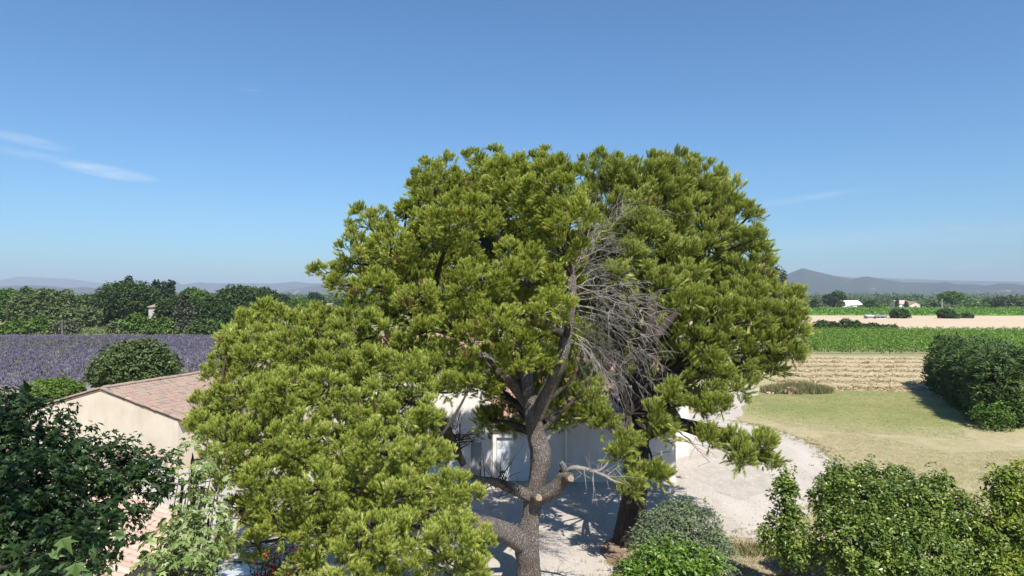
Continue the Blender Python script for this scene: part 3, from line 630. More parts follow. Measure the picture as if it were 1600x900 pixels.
PM, main_base, rngM = pine('pine_tree', 'tallest broad pine with thick forked grey trunk in the centre of the yard',
    [(828, 985, 34, 20.6), (827, 930, 26, 20.6), (826, 880, 23, 20.6), (824, 845, 24, 20.6), (830, 808, 17, 20.6), (832, 780, 18, 20.6), (840, 748, 18, 20.6), (845, 712, 21, 20.6), (838, 680, 18, 20.6), (832, 650, 16, 20.6), (828, 620, 14, 20.7), (822, 585, 12, 20.9), (812, 545, 10, 21.2), (800, 480, 8, 21.5), (780, 400, 6, 21.5), (775, 320, 4, 21.5)],
    [('limb', [(838, 650, 13, 20.6), (858, 605, 11, 20.4), (874, 570, 10, 20.0), (885, 525, 9, 19.8), (892, 470, 8, 19.7), (892, 430, 7, 19.8), (880, 370, 5, 20), (870, 320, 3, 20.4)]),
     ('limb', [(832, 640, 11, 20.7), (806, 605, 10, 21), (775, 575, 8, 21), (730, 530, 7, 21), (680, 460, 5, 21), (620, 420, 3, 21)]),
     ('lower_limb', [(822, 850, 17, 20.6), (800, 838, 17, 20.4), (775, 826, 15, 20), (750, 818, 14, 19.6), (720, 806, 12, 19), (680, 780, 9, 18)]),
     ('low_branch', [(832, 778, 9, 20.5), (812, 768, 9, 20.3), (792, 760, 8, 20.1), (772, 752, 6, 19.9), (745, 747, 4, 19.7), (735, 738, 2, 19.7)]),
     ('sawn_stub', [(832, 782, 12, 20.6), (850, 774, 13, 20.3), (866, 764, 12, 20.1), (876, 750, 11, 20.0), (882, 740, 10, 19.9)]),
     ('sawn_stub', [(834, 779, 9, 20.5), (838, 778, 8, 20.2), (841, 777, 7, 20.05)]),
     ('sawn_stub', [(880, 742, 7, 19.9), (887, 745, 7.5, 19.7), (891, 747, 7, 19.55)]),
     ('sawn_stub', [(884, 742, 6, 19.9), (880, 728, 5, 19.8), (876, 722, 4, 19.8)])],
    main_lobes, 21, M['pine'], M['bark'], dict(girth=0.78, sp=0.42, per=72, cr=0.27, s=0.76, up=0.55, back=23, shoot=dict(n=64, L=0.14, nl=0.075, nw=0.0080, spread=0.5)))
for (x, y, d, r) in [(842.2, 777.4, 20.0, 0.10), (892.0, 747.5, 19.5, 0.095)]:
    c = P(x, y, d); dv = unit(P(x, y, d) - P(x - 4, y - 1, d + 0.2)); u, w = frames(dv[None], np.random.default_rng(1))
    a = np.linspace(0, 2 * math.pi, 18, endpoint=False)
    ring = c + r * (1 + np.random.default_rng(3).normal(0, 0.07, 18))[:, None] * (np.cos(a)[:, None] * u + np.sin(a)[:, None] * w)
    V = np.vstack([ring - 0.03 * dv, ring, c[None] + 0.008 * dv])
    mb = MB().add(V, [[i, (i + 1) % 18, 18 + (i + 1) % 18, 18 + i] for i in range(18)])
    mb.add(V, [[18 + i, 18 + (i + 1) % 18, 36] for i in range(18)])
    mb.build('sawn_end', M['cut'], PM, main_base)
# dead grey twigs hanging from the right-hand limb
mb = MB(); rng = np.random.default_rng(5)
def dead_branch(a, b, r, sag, kids, depth=0):
    pts = bez(a, b, sag, rng, 9, 0.14); pts[1:-1] += rng.normal(0, 0.012 * np.linalg.norm(np.asarray(b) - np.asarray(a)), (7, 3))
    tube(mb, pts, np.linspace(r, r * 0.25, 9), 4, caps=False)
    L = np.linalg.norm(np.asarray(b) - np.asarray(a))
    for k in range(kids):
        i = rng.integers(2, 9); q = pts[i]
        e = q + unit(unit(pts[-1] - pts[0]) * 0.9 + rng.normal(0, 0.55, 3) + np.array((0, 0, -0.30))) * L * rng.uniform(0.2, 0.42)
        if depth == 0: dead_branch(q, e, r * 0.45, rng.uniform(0.02, 0.2), 4, 1)
        else: tube(mb, bez(q, e, 0.1, rng, 5), np.linspace(r * 0.45, 0.004, 5), 3, caps=False)
for (y0, x1, y1) in [(430, 990, 395), (440, 985, 425), (450, 1000, 450), (462, 1025, 462), (470, 1035, 485), (480, 1015, 520), (455, 975, 410), (490, 1010, 540), (500, 985, 560), (512, 975, 585), (520, 960, 600), (445, 1000, 470), (466, 1000, 500), (485, 990, 530), (475, 1040, 500), (535, 950, 590), (440, 960, 370), (430, 965, 345), (420, 975, 335), (500, 1020, 560), (465, 1045, 475), (520, 1000, 590), (530, 985, 620), (510, 1010, 600), (550, 940, 620), (480, 970, 590), (425, 945, 330), (415, 955, 380), (445, 940, 420)]:
    d0 = 19.75
    dead_branch(P(892 + rng.normal(0, 2), y0, d0), P(892 + (x1 - 892) * 0.86 + rng.normal(0, 10), y1 + rng.normal(0, 8), d0 + rng.uniform(-1.6, 2.4)), rng.uniform(0.011, 0.024), rng.uniform(0.02, 0.26), 15)
mb.build('dead_branches', M['twig'], PM, main_base, smooth=True, kind='stuff')
# the bare grey branch by the stub and the twigs on the low branch
mb = MB()
tube(mb, [P(*q) for q in [(882, 738, 19.9), (896, 731, 19.7), (915, 733, 19.6), (932, 737, 19.5), (944, 730, 19.4), (950, 722, 19.4)]], [0.075, 0.075, 0.065, 0.055, 0.035, 0.02], 7, sub=3)
tube(mb, [P(*q) for q in [(928, 736, 19.5), (945, 744, 19.4), (960, 752, 19.3), (976, 756, 19.3)]], [0.05, 0.045, 0.035, 0.015], 6, sub=3)
for k in range(26):
    a = P(rng.uniform(905, 970), rng.uniform(732, 748), 19.5); tube(mb, bez(a, a + rng.normal(0, 0.35, 3) + np.array((0.1, 0, -0.05)), 0.1, rng, 5), np.linspace(0.014, 0.004, 5), 3, caps=False)
mb.build('dead_branch', M['twig'], PM, main_base, smooth=True)
mb = MB()
for k in range(34):
    x = rng.uniform(740, 815); a = P(x, 747 + (x - 740) * 0.3, 19.9)
    e = a + np.array((rng.normal(0, 0.5), rng.normal(0, 0.4), rng.choice([-0.45, 0.9, 1.2]) * rng.uniform(0.3, 1.1)))
    tube(mb, bez(a, e, 0.05, rng, 6, 0.3), np.linspace(0.016, 0.004, 6), 4, caps=False)
mb.build('twigs', M['darkbark'], PM, main_base, smooth=True, kind='stuff')

right_lobes = lobes_px([
    (935, 270, 34, 25), (965, 285, 42, 24.5), (1005, 288, 46, 25), (1045, 275, 40, 26), (1080, 282, 42, 26.5), (1115, 310, 38, 26.5), (1130, 350, 36, 26.5), (1045, 325, 48, 25), (985, 335, 44, 24),
    (1015, 375, 42, 23.8), (970, 385, 30, 23.6), (1060, 385, 36, 24.5), (1095, 355, 42, 26), (1105, 392, 34, 26.6), (1150, 385, 28, 26.2), (1178, 375, 28, 26), (1174, 335, 20, 26), (1190, 400, 22, 26), (1165, 435, 34, 25.5), (1190, 440, 20, 26),
    (1080, 430, 28, 22.8), (1040, 455, 34, 22.6), (1075, 470, 36, 22.8), (1020, 440, 26, 23), (1120, 490, 40, 23.5), (1160, 470, 38, 24), (1180, 500, 34, 24), (1140, 530, 40, 23), (1100, 545, 38, 23), (1190, 540, 36, 23.5), (1230, 490, 26, 24.2), (1240, 470, 18, 24.4), (1245, 515, 22, 24), (1220, 535, 28, 24), (1235, 555, 18, 24),
    (1165, 575, 34, 23), (1110, 590, 36, 22.8), (1150, 610, 30, 23), (1090, 630, 30, 22.5), (1050, 615, 24, 22.5), (1020, 650, 24, 23), (1060, 560, 30, 24), (1205, 575, 24, 24), (1120, 640, 24, 23),
    (980, 690, 22, 22.8), (970, 715, 18, 22.6), (995, 742, 22, 22.6), (982, 764, 20, 22.6), (1028, 742, 14, 23), (945, 665, 18, 22.8), (930, 650, 16, 23), (1040, 680, 20, 23),
    (1110, 685, 20, 22.5), (1145, 695, 24, 22.3), (1180, 705, 26, 22.2), (1200, 725, 15, 22.2), (1160, 715, 20, 22.3), (1195, 695, 15, 22.3),
    (1020, 320, 60, 28.5), (1090, 360, 55, 29), (980, 400, 55, 27.5), (1060, 450, 60, 28), (1130, 470, 50, 28), (1000, 510, 50, 27.5), (1080, 540, 50, 27.5), (950, 320, 45, 28), (1160, 420, 40, 28.5), (930, 400, 40, 27.5), (985, 402, 22, 22.6), (1003, 432, 18, 22.2), (950, 372, 20, 23), (965, 432, 14, 21.8), (940, 450, 44, 26.4), (950, 540, 44, 26.4), (922, 345, 36, 25.2), (930, 600, 30, 26.6), (985, 590, 30, 26.6), (915, 420, 34, 25.6), (940, 500, 45, 27.5), (1040, 590, 45, 27), (1090, 600, 45, 27), (960, 570, 30, 27.5), (1060, 500, 40, 26.6), (1100, 450, 36, 27.2), (1140, 440, 36, 27.2), (1010, 470, 40, 27), (1030, 640, 30, 26), (1210, 460, 24, 25), (1200, 510, 30, 25)], dr=0.95, k=1.04, dj=0.7, off=0.30)
PR, right_base, rngR = pine('pine_tree', 'wind swept pine with dark trunk standing right of the tallest pine',
    [(984, 868, 34, 25), (984, 845, 27, 25), (986, 810, 21, 25), (992, 760, 18, 25), (998, 700, 16, 25), (1000, 650, 14, 25.2), (1003, 590, 12, 25.4), (1012, 520, 10, 25.6), (1025, 430, 8, 25.8), (1035, 350, 5, 26), (1040, 290, 3, 26)],
    [('limb', [(996, 700, 11, 25), (985, 650, 10, 24.6), (972, 600, 8, 24.4), (965, 540, 7, 24.4), (960, 440, 5, 24.6), (965, 320, 3, 25)]),
     ('limb', [(1000, 640, 9, 25.1), (1040, 580, 8, 24.8), (1090, 530, 7, 24.6), (1150, 490, 5, 24.8), (1200, 490, 3, 24.6)]),
     ('low_limb', [(998, 690, 7, 24.9), (1040, 670, 6, 24), (1090, 668, 5, 23.2), (1140, 690, 3.5, 22.6), (1185, 705, 2, 22.4)]),
     ('limb', [(1012, 540, 8, 25.6), (1070, 470, 7, 26.2), (1120, 400, 5, 26.6), (1150, 360, 3, 26.6)])],
    right_lobes, 22, M['pine_back'], M['darkbark'], dict(sp=0.48, per=60, cr=0.29, s=0.95, back=26.8, up=0.75, wind=(0.26, 0.05, 0.15), shoot=dict(n=64, L=0.20, nl=0.075, nw=0.0085, spread=0.42)))
mb = MB(); rng = np.random.default_rng(15)
for k in range(46):
    x, y = rng.choice([(960, 420), (985, 560), (1030, 600), (1060, 655), (975, 340)]) + rng.normal(0, 14, 2)
    a = P(x, y, 24); dead_branch(a, a + np.array((rng.normal(0.5, 0.6), rng.normal(-0.5, 0.5), rng.normal(-0.2, 0.5))), 0.018, 0.12, 4, 1)
mb.build('dead_branches', M['twig'], PR, right_base, smooth=True, kind='stuff')

left_lobes = lobes_px([
    (390, 515, 34, 18), (440, 508, 36, 18), (495, 515, 38, 18), (545, 512, 34, 18), (590, 525, 38, 18), (640, 545, 38, 17.8), (690, 560, 34, 17.5), (725, 575, 24, 17.4), (362, 530, 28, 17.8), (415, 488, 20, 18.4), (520, 498, 20, 18.2), (575, 500, 18, 18.2),
    (350, 575, 34, 17), (400, 560, 42, 16.8), (460, 555, 44, 16.6), (525, 562, 44, 16.4), (585, 575, 44, 16.2), (645, 592, 42, 16.2), (700, 605, 34, 16.4), (735, 600, 20, 16.8),
    (325, 640, 32, 16.2), (375, 625, 46, 15.6), (440, 615, 46, 15.4), (505, 622, 46, 15.2), (565, 640, 46, 15), (625, 655, 40, 15.1), (670, 650, 30, 15.4),
    (318, 665, 26, 16), (345, 690, 42, 15.2), (405, 690, 50, 14.6), (470, 690, 48, 14.4), (530, 700, 48, 14.2), (590, 705, 48, 14.2), (645, 715, 40, 14.6), (685, 720, 30, 15),
    (355, 745, 38, 15), (420, 755, 48, 14.2), (490, 765, 46, 13.8), (560, 775, 50, 13.6), (630, 775, 48, 13.8), (695, 770, 40, 14.4), (730, 770, 24, 14.8),
    (440, 825, 44, 13.8), (500, 835, 50, 13.3), (575, 845, 50, 13.2), (645, 845, 50, 13.4), (710, 840, 42, 14), (750, 850, 24, 14.4), (480, 895, 40, 13.4), (550, 905, 50, 13), (630, 910, 50, 13.2), (705, 900, 42, 13.8), (745, 895, 26, 14.2),
    (370, 800, 34, 15.6), (350, 850, 30, 16), (395, 850, 32, 15.6),
    (420, 560, 70, 20), (520, 560, 70, 20), (620, 590, 65, 19.5), (380, 660, 70, 19), (500, 680, 80, 19), (620, 700, 70, 18.5), (450, 780, 70, 18), (570, 800, 80, 17.5), (680, 800, 55, 17)], dr=1.0, k=1.03, dj=0.5, off=0.20)
PL, left_base, rngL = pine('pine_tree', 'bushy low light green pine in front, left of the tallest pine',
    [(575, 1060, 20, 16.4), (575, 1000, 18, 16.4), (572, 900, 16, 16.4), (565, 800, 14, 16.4), (555, 700, 11, 16.4), (540, 620, 8, 16.6), (520, 560, 5, 17)],
    [('limb', [(568, 860, 10, 16.4), (600, 780, 9, 16), (650, 720, 7, 15.8), (690, 680, 5, 16)]),
     ('limb', [(560, 780, 9, 16.4), (480, 720, 7, 16.4), (400, 690, 5, 16.4), (350, 660, 3, 16.4)]),
     ('limb', [(724, 725, 5, 18.8), (712, 700, 6, 18.5), (700, 678, 8, 18.2), (686, 660, 9, 17.9), (660, 635, 9, 17.5), (620, 610, 9, 17.2)])],
    left_lobes, 23, M['pine_light'], M['darkbark'], dict(limb=0.05, sp=0.34, per=50, cr=0.21, s=0.68, up=0.6, back=18.2, shoot=dict(n=64, L=0.14, nl=0.075, nw=0.0075, spread=0.5)))
mb = MB(); rng = np.random.default_rng(16)
for k in range(22):
    a = P(712 + rng.normal(0, 5), 690 + rng.normal(0, 10), 18.4); e = P(rng.uniform(690, 765), rng.uniform(640, 690), 18.6 + rng.normal(0, 0.4))
    dead_branch(a, e, 0.02, rng.uniform(-0.1, 0.15), 4, 1)
mb.build('dead_branches', M['darkbark'], PL, left_base, smooth=True, kind='stuff')

# ------------------------------------------------------------------ buildings
def tile_mesh(L, r, flip=False, seg=6):
    """one canal tile along -y (down slope), arched up"""
    a = np.linspace(0, math.pi, seg + 1); V = []
    for yy, k in ((0, 0.86), (-L, 1.0)):
        for th in (0.013, 0):
            V += [(-math.cos(q) * (r * k - th * 0), yy, math.sin(q) * (r * k) * 0.75 - th) for q in a]
    n = seg + 1; Fq = []
    for i in range(seg):
        Fq += [[n + i, n + i + 1, 3 * n + i + 1, 3 * n + i], [i, 2 * n + i, 2 * n + i + 1, i + 1], [2 * n + i, 3 * n + i, 3 * n + i + 1, 2 * n + i + 1]]
    return np.array(V), np.array(Fq)
def roof_slope(O, along, down, length, slope_len, pitch_w, tile_l, mat, parent, base, seed, singles=0, seg=5, verge=False, val=(0.15, 0.85)):
    """canal tiles laid over a sloping plane from its top corner O"""
    rng = np.random.default_rng(seed)
    O, along, down = np.array(O, float), unit(np.array(along, float)), unit(np.array(down, float))
    nrm = np.cross(along, -down)
    if nrm[2] < 0: nrm = -nrm
    mb = MB()
    q = [O, O + along * length, O + along * length + down * slope_len, O + down * slope_len]
    t = 0.05
    mb.add([*q, *[c - nrm * t for c in q]], BOXF[:, ::-1], 0.3)
    mb.build('roof_deck', mat, parent, base)
    nc, nr = max(1, int(round(length / pitch_w))), max(1, int(round(slope_len / tile_l)))
    pw, tl = length / nc, slope_len / nr
    T, Fc = tile_mesh(tl * 1.12, pw * 0.52, seg=seg)
    rest = MB(); shared = {}; count = 0
    R3 = np.stack([along, -down, nrm], 0)
    for i in range(nc):
        for j in range(nr):
            p = O + along * (i + 0.5) * pw + down * (j * tl) + nrm * (0.012 + rng.uniform(0, 0.012))
            v = np.clip(rng.normal(0.5, 0.22), *val)
            tl_ = T.copy(); ang = rng.normal(0, 0.02)
            if singles and count < singles and (not verge or i == 0):
                k = rng.integers(0, 8)
                if k not in shared:
                    m0 = MB().add(T @ R3, Fc, v); shared[k] = m0.mesh('tile', mat, smooth=False)
                o = link('tile', shared[k], parent, None, p - base); o.rotation_euler = (rng.normal(0, 0.012), rng.normal(0, 0.012), ang)
                count += 1
            else:
                c, s = math.cos(ang), math.sin(ang)
                tl_ = np.stack([T[:, 0] * c - T[:, 1] * s, T[:, 0] * s + T[:, 1] * c, T[:, 2]], -1)
                rest.add(p + tl_ @ R3, Fc, v)
    if rest.V: rest.build('roof_tiles', mat, parent, base, kind='stuff')
def prism_wall(mb, poly, thick_dir, mat=0):
    """an upright slab from an outline"""
    a = np.array(poly, float); b = a + np.array(thick_dir, float); n = len(a)
    V = np.vstack([a, b])
    mb.add(V, np.arange(n)[None][:, ::-1]); mb.add(V, (np.arange(n) + n)[None])
    mb.add(V, [[i, (i + 1) % n, n + (i + 1) % n, n + i] for i in range(n)])
def V3(a, b, s, t, z): return np.array((a[0] + b[0] * s, a[1] + b[1] * s, 0)) + np.array((0, 0, z))

# cream shed with a long tiled roof, left
A_ = np.array((-27.3, 38.6, 0.0)); B_ = np.array((-17.55, 35.9, 0.0)); gx = unit(B_ - A_); gw = np.linalg.norm(B_ - A_); gy = np.array((-gx[1], gx[0], 0))
gy = gy if gy[1] > 0 else -gy
shed = empty('shed', A_, 'cream rendered shed with weathered tiled gable roof behind the plane tree', 'building')
ZE, ZR, LEN = 2.42, 3.80, 15.0
up3 = np.array((0, 0, 1.0))
mb = MB(); prism_wall(mb, [A_, B_, B_ + up3 * ZE, A_ + gx * gw * 0.5 + up3 * ZR, A_ + up3 * ZE], gy * 0.3)
mb.build('gable_wall', M['cream'], shed, A_)
for nm, s in (('side_wall', B_ - gx * 0.3), ('side_wall', A_)):
    mb = MB(); prism_wall(mb, [s + gy * 0.302, s + gy * LEN, s + gy * LEN + up3 * (ZE - 0.02), s + gy * 0.302 + up3 * (ZE - 0.02)], gx * 0.3)
    mb.build(nm, M['cream'], shed, A_)
mb = MB(); prism_wall(mb, [A_ + gx * 0.3, B_ - gx * 0.3, B_ - gx * 0.3 + up3 * ZE, A_ + gx * gw * 0.5 + up3 * (ZR - 0.05), A_ + gx * 0.3 + up3 * ZE], gy * 0.3)
for k in range(len(mb.V)): mb.V[k] = mb.V[k] + gy * (LEN - 0.32)
mb.build('gable_wall', M['cream'], shed, A_)
ridge0 = A_ + gx * gw * 0.5 + up3 * (ZR + 0.07) - gy * 0.03
dr = unit(np.array((*(gx * gw * 0.5)[:2], ZE - ZR))); dl = unit(np.array((*(-gx * gw * 0.5)[:2], ZE - ZR)))
sl = math.hypot(gw / 2, ZR - ZE) + 0.28
roof_slope(ridge0, gy, dr, LEN, sl, 0.23, 0.38, M['tile'], shed, A_, 31)
roof_slope(ridge0, gy, dl, LEN, sl, 0.23, 0.38, M['tile'], shed, A_, 32, seg=3)
# ridge and verge tiles, one by one
rngT = np.random.default_rng(33)
def tile_row(p0, p1, n, r, mat, parent, base, name='ridge_tile', lift=0.03):
    p0, p1 = np.array(p0, float), np.array(p1, float); step = (p1 - p0) / n; d = unit(step)
    side = unit(np.cross(d, up3)); nr_ = np.cross(side, d)
    T, Fc = tile_mesh(np.linalg.norm(step) * 1.15, r); R3 = np.stack([side, -d, nr_], 0); sh = []
    for k in range(5): sh.append(MB().add(T @ R3, Fc, np.clip(rngT.normal(0.5, 0.25), 0.1, 0.95)).mesh(name, mat))
    for k in range(n):
        o = link(name, sh[rngT.integers(0, 5)], parent, None, p0 + step * k + nr_ * (lift + rngT.uniform(0, 0.015)) - base)
        o.rotation_euler = tuple(rngT.normal(0, 0.02, 3))
tile_row(ridge0 + gy * 0.1 + up3 * 0.06, ridge0 + gy * LEN + up3 * 0.06, 36, 0.15, M['tile'], shed, A_)
tile_row(ridge0 + gy * 0.06 + up3 * 0.05, ridge0 + gy * 0.06 + dr * sl + up3 * 0.05, 13, 0.13, M['tile'], shed, A_, 'verge_tile')
tile_row(ridge0 + gy * 0.06 + up3 * 0.05, ridge0 + gy * 0.06 + dl * sl + up3 * 0.05, 13, 0.13, M['tile'], shed, A_, 'verge_tile')
# low garden wall with a tile coping in front of the shed
w0, w1 = np.array((-23.5, 34.3, 0.0)), np.array((-17.2, 33.9, 0.0)); wd = unit(w1 - w0); wn_ = np.array((-wd[1], wd[0], 0))
gwall = empty('garden_wall', w0, 'low grey wall with pink tile coping in front of the cream shed', 'wall')
mb = MB(); prism_wall(mb, [w0, w1, w1 + up3 * 1.05, w0 + up3 * 1.05], wn_ * 0.25); mb.build('wall_body', M['greywall'], gwall, w0)
tile_row(w0 + wn_ * 0.12 + up3 * 1.05, w1 + wn_ * 0.12 + up3 * 1.05, 16, 0.2, M['tile_red'], gwall, w0, 'coping_tile', 0.0)

# near outbuilding with the pink tile roof under the plane tree
ob = np.array((-8.55, 11.6, 0.0)); out_b = empty('outbuilding', ob, 'low outbuilding with pink tiled roof seen through the plane leaves', 'building')
yb0, yb1, xe, xr, ze, zr = 11.6, 18.4, -8.6, -12.8, 2.95, 4.25
mb = MB(); prism_wall(mb, [(xe, yb0, 0), (xe, yb1, 0), (xe, yb1, ze), (xe, yb0, ze)], (-0.25, 0, 0)); mb.build('side_wall', M['cream'], out_b, ob)
for yy in (yb0 + 0.01, yb1 - 0.26):
    mb = MB(); prism_wall(mb, [(xe - 0.26, yy, 0), (xe - 0.26, yy, ze), (xr, yy, zr), (2 * xr - xe + 0.26, yy, ze), (2 * xr - xe + 0.26, yy, 0)], (0, 0.25, 0)); mb.build('gable_wall', M['cream'], out_b, ob)
mb = MB(); prism_wall(mb, [(2 * xr - xe, yb0, 0), (2 * xr - xe, yb1, 0), (2 * xr - xe, yb1, ze), (2 * xr - xe, yb0, ze)], (0.25, 0, 0)); mb.build('side_wall', M['cream'], out_b, ob)
dR = np.array((xe - xr, 0, ze - zr)); dLft = np.array((xr - xe, 0, ze - zr)); slo = np.linalg.norm(dR) + 0.3
roof_slope((xr, yb1 + 0.12, zr + 0.1), (0, -1, 0), dR, yb1 - yb0 + 0.24, slo, 0.27, 0.42, M['tile_new'], out_b, ob, 41, singles=300)
roof_slope((xr, yb1 + 0.12, zr + 0.1), (0, -1, 0), dLft, yb1 - yb0 + 0.24, slo, 0.27, 0.42, M['tile_new'], out_b, ob, 42, seg=3)
tile_row((xr, yb1 + 0.1, zr + 0.16), (xr, yb0 - 0.1, zr + 0.16), 17, 0.17, M['tile_new'], out_b, ob)
# glazed lean-to below its eave
lt = np.array((-7.9, 14.0, 0.0)); leanto = empty('glazed_canopy', lt, 'small glass canopy with pale frame below the pink tiled eave', 'canopy')
for k in range(4):
    y0 = 12.4 + k * 0.9
    MB().add([(-8.55, y0 + 0.05, 2.42), (-8.55, y0 + 0.85, 2.42), (-7.35, y0 + 0.85, 2.15), (-7.35, y0 + 0.05, 2.15), (-8.55, y0 + 0.05, 2.40), (-8.55, y0 + 0.85, 2.40), (-7.35, y0 + 0.85, 2.13), (-7.35, y0 + 0.05, 2.13)], BOXF[:, ::-1]).build('pane', M['glass'], leanto, lt)
for k in range(5):
    y0 = 12.4 + k * 0.9
    tube(MB(), [(-8.56, y0, 2.44), (-7.3, y0, 2.16)], [0.035, 0.035], 4).build('rafter', M['trim'], leanto, lt)
tube(MB(), [(-7.32, 12.35, 2.14), (-7.32, 16.05, 2.14)], [0.05, 0.05], 6).build('front_rail', M['trim'], leanto, lt)
for y0 in (12.45, 15.95): tube(MB(), [(-7.32, y0, 0), (-7.32, y0, 2.12)], [0.05, 0.05], 6).build('post', M['trim'], leanto, lt)

# white house with garage behind the pines
hb = np.array((2.0, 33.0, 0.0)); house = empty('house', hb, 'white rendered house with garage door and red tiled roofs behind the pines', 'house')
def wall_with_hole(name, x0, x1, y, z1, holes, mat, th=0.3):
    """front wall facing the camera, cut round its openings (x0,x1,z0,z1), left to right"""
    mb = MB(); xs = x0
    for hx0, hx1, hz0, hz1 in holes:
        box(mb, xs, hx0, y, y + th, 0, z1); box(mb, hx0, hx1, y, y + th, hz1, z1)
        if hz0 > 0: box(mb, hx0, hx1, y, y + th, 0, hz0)
        xs = hx1
    box(mb, xs, x1, y, y + th, 0, z1)
    mb.build(name, mat, house, hb)
wall_with_hole('garage_wall', -0.93, 7.9, 33.0, 2.9, [(-0.75, 1.65, 0.0, 2.15)], M['white'])
mb = MB(); prism_wall(mb, [(7.62, 33.302, 0), (7.62, 38.0, 0), (7.62, 38.0, 4.1), (7.62, 33.302, 2.88)], (0.28, 0, 0)); mb.build('end_wall', M['white'], house, hb)
garage_door = MB(); box(garage_door, -0.74, 1.64, 33.14, 33.18, 0.02, 2.14)
gd = garage_door.build('garage_door', M['door'], house, hb)
for k in range(4):
    mb = MB(); box(mb, -0.72, 1.62, 33.115, 33.138, 0.04 + k * 0.53, 0.54 + k * 0.53); mb.build('door_panel', M['door'], gd, hb)
mb = MB(); box(mb, -0.55, -0.30, 33.10, 33.112, 0.42, 0.52); mb.build('door_handle', M['dark'], gd, hb)
roof_slope((-0.93, 38.3, 4.45), (1, 0, 0), (0, -5.6, -1.40), 9.08, 5.78, 0.23, 0.40, M['tile_red'], house, hb, 51)
mb = MB(); box(mb, -0.9, 8.15, 32.62, 32.72, 2.86, 2.94); mb.build('gutter', M['trim'], house, hb)
# taller block left with small window and door
wall_with_hole('block_wall', -6.6, -0.95, 32.4, 5.9, [(-2.75, -2.45, 1.2, 2.0), (-1.95, -1.45, 0.0, 2.05)], M['white'])
mb = MB(); prism_wall(mb, [(-1.25, 32.702, 0), (-1.25, 39, 0), (-1.25, 39, 5.88), (-1.25, 32.702, 5.88)], (0.3, 0, 0)); mb.build('block_wall', M['white'], house, hb)
mb = MB(); prism_wall(mb, [(-6.6, 32.702, 0), (-6.6, 39, 0), (-6.6, 39, 5.88), (-6.6, 32.702, 5.88)], (0.3, 0, 0)); mb.build('block_wall', M['white'], house, hb)
wi = MB(); box(wi, -2.74, -2.46, 32.5, 32.52, 1.21, 1.99); wi = wi.build('window', M['glass'], house, hb)
mb = MB(); box(mb, -2.615, -2.585, 32.47, 32.498, 1.23, 1.97); mb.build('window_bar', M['trim'], wi, hb)
mb = MB(); box(mb, -2.82, -2.38, 32.32, 32.49, 1.13, 1.198); mb.build('window_sill', M['trim'], wi, hb)
do = MB(); box(do, -1.949, -1.451, 32.5, 32.54, 0.02, 2.04); do = do.build('door', M['greydoor'], house, hb)
mb = MB(); box(mb, -1.54, -1.49, 32.45, 32.498, 0.95, 1.07); mb.build('door_handle', M['dark'], do, hb)
roof_slope((-6.8, 36.0, 7.0), (1, 0, 0), (0, -3.9, -1.05), 6.0, 4.05, 0.23, 0.40, M['tile_red'], house, hb, 52)
roof_slope((-6.8, 36.0, 7.0), (1, 0, 0), (0, 3.9, -1.05), 6.0, 4.05, 0.23, 0.40, M['tile_red'], house, hb, 54, seg=3)
# main block behind
mb = MB(); box(mb, -0.93, 9.9, 38.35, 38.65, 0, 4.75); mb.build('main_wall', M['white'], house, hb)
mb = MB(); prism_wall(mb, [(9.6, 38.652, 0), (9.6, 46.6, 0), (9.6, 46.6, 4.75), (9.6, 42.6, 5.95), (9.6, 38.652, 4.75)], (0.3, 0, 0)); mb.build('end_wall', M['white'], house, hb)
roof_slope((-0.75, 42.6, 6.15), (1, 0, 0), (0, -4.6, -1.35), 11.05, 4.8, 0.23, 0.40, M['tile_red'], house, hb, 53)
roof_slope((-0.75, 42.6, 6.15), (1, 0, 0), (0, 4.6, -1.35), 11.05, 4.8, 0.23, 0.40, M['tile_red'], house, hb, 55, seg=3)
mb = MB(); tube(mb, [(10.33, 38.05, 4.86), (10.33, 42.6, 6.2)], [0.07, 0.07], 6); mb.build('verge_board', M['trim'], house, hb)
for x in (-0.2, 6.2):
    mb = MB(); tube(mb, [(x if x > 0 else 2.6, 32.93, 0.0), (x if x > 0 else 2.6, 32.93, 2.85)], [0.045, 0.045], 8); mb.build('downpipe', M['trim'], house, hb)

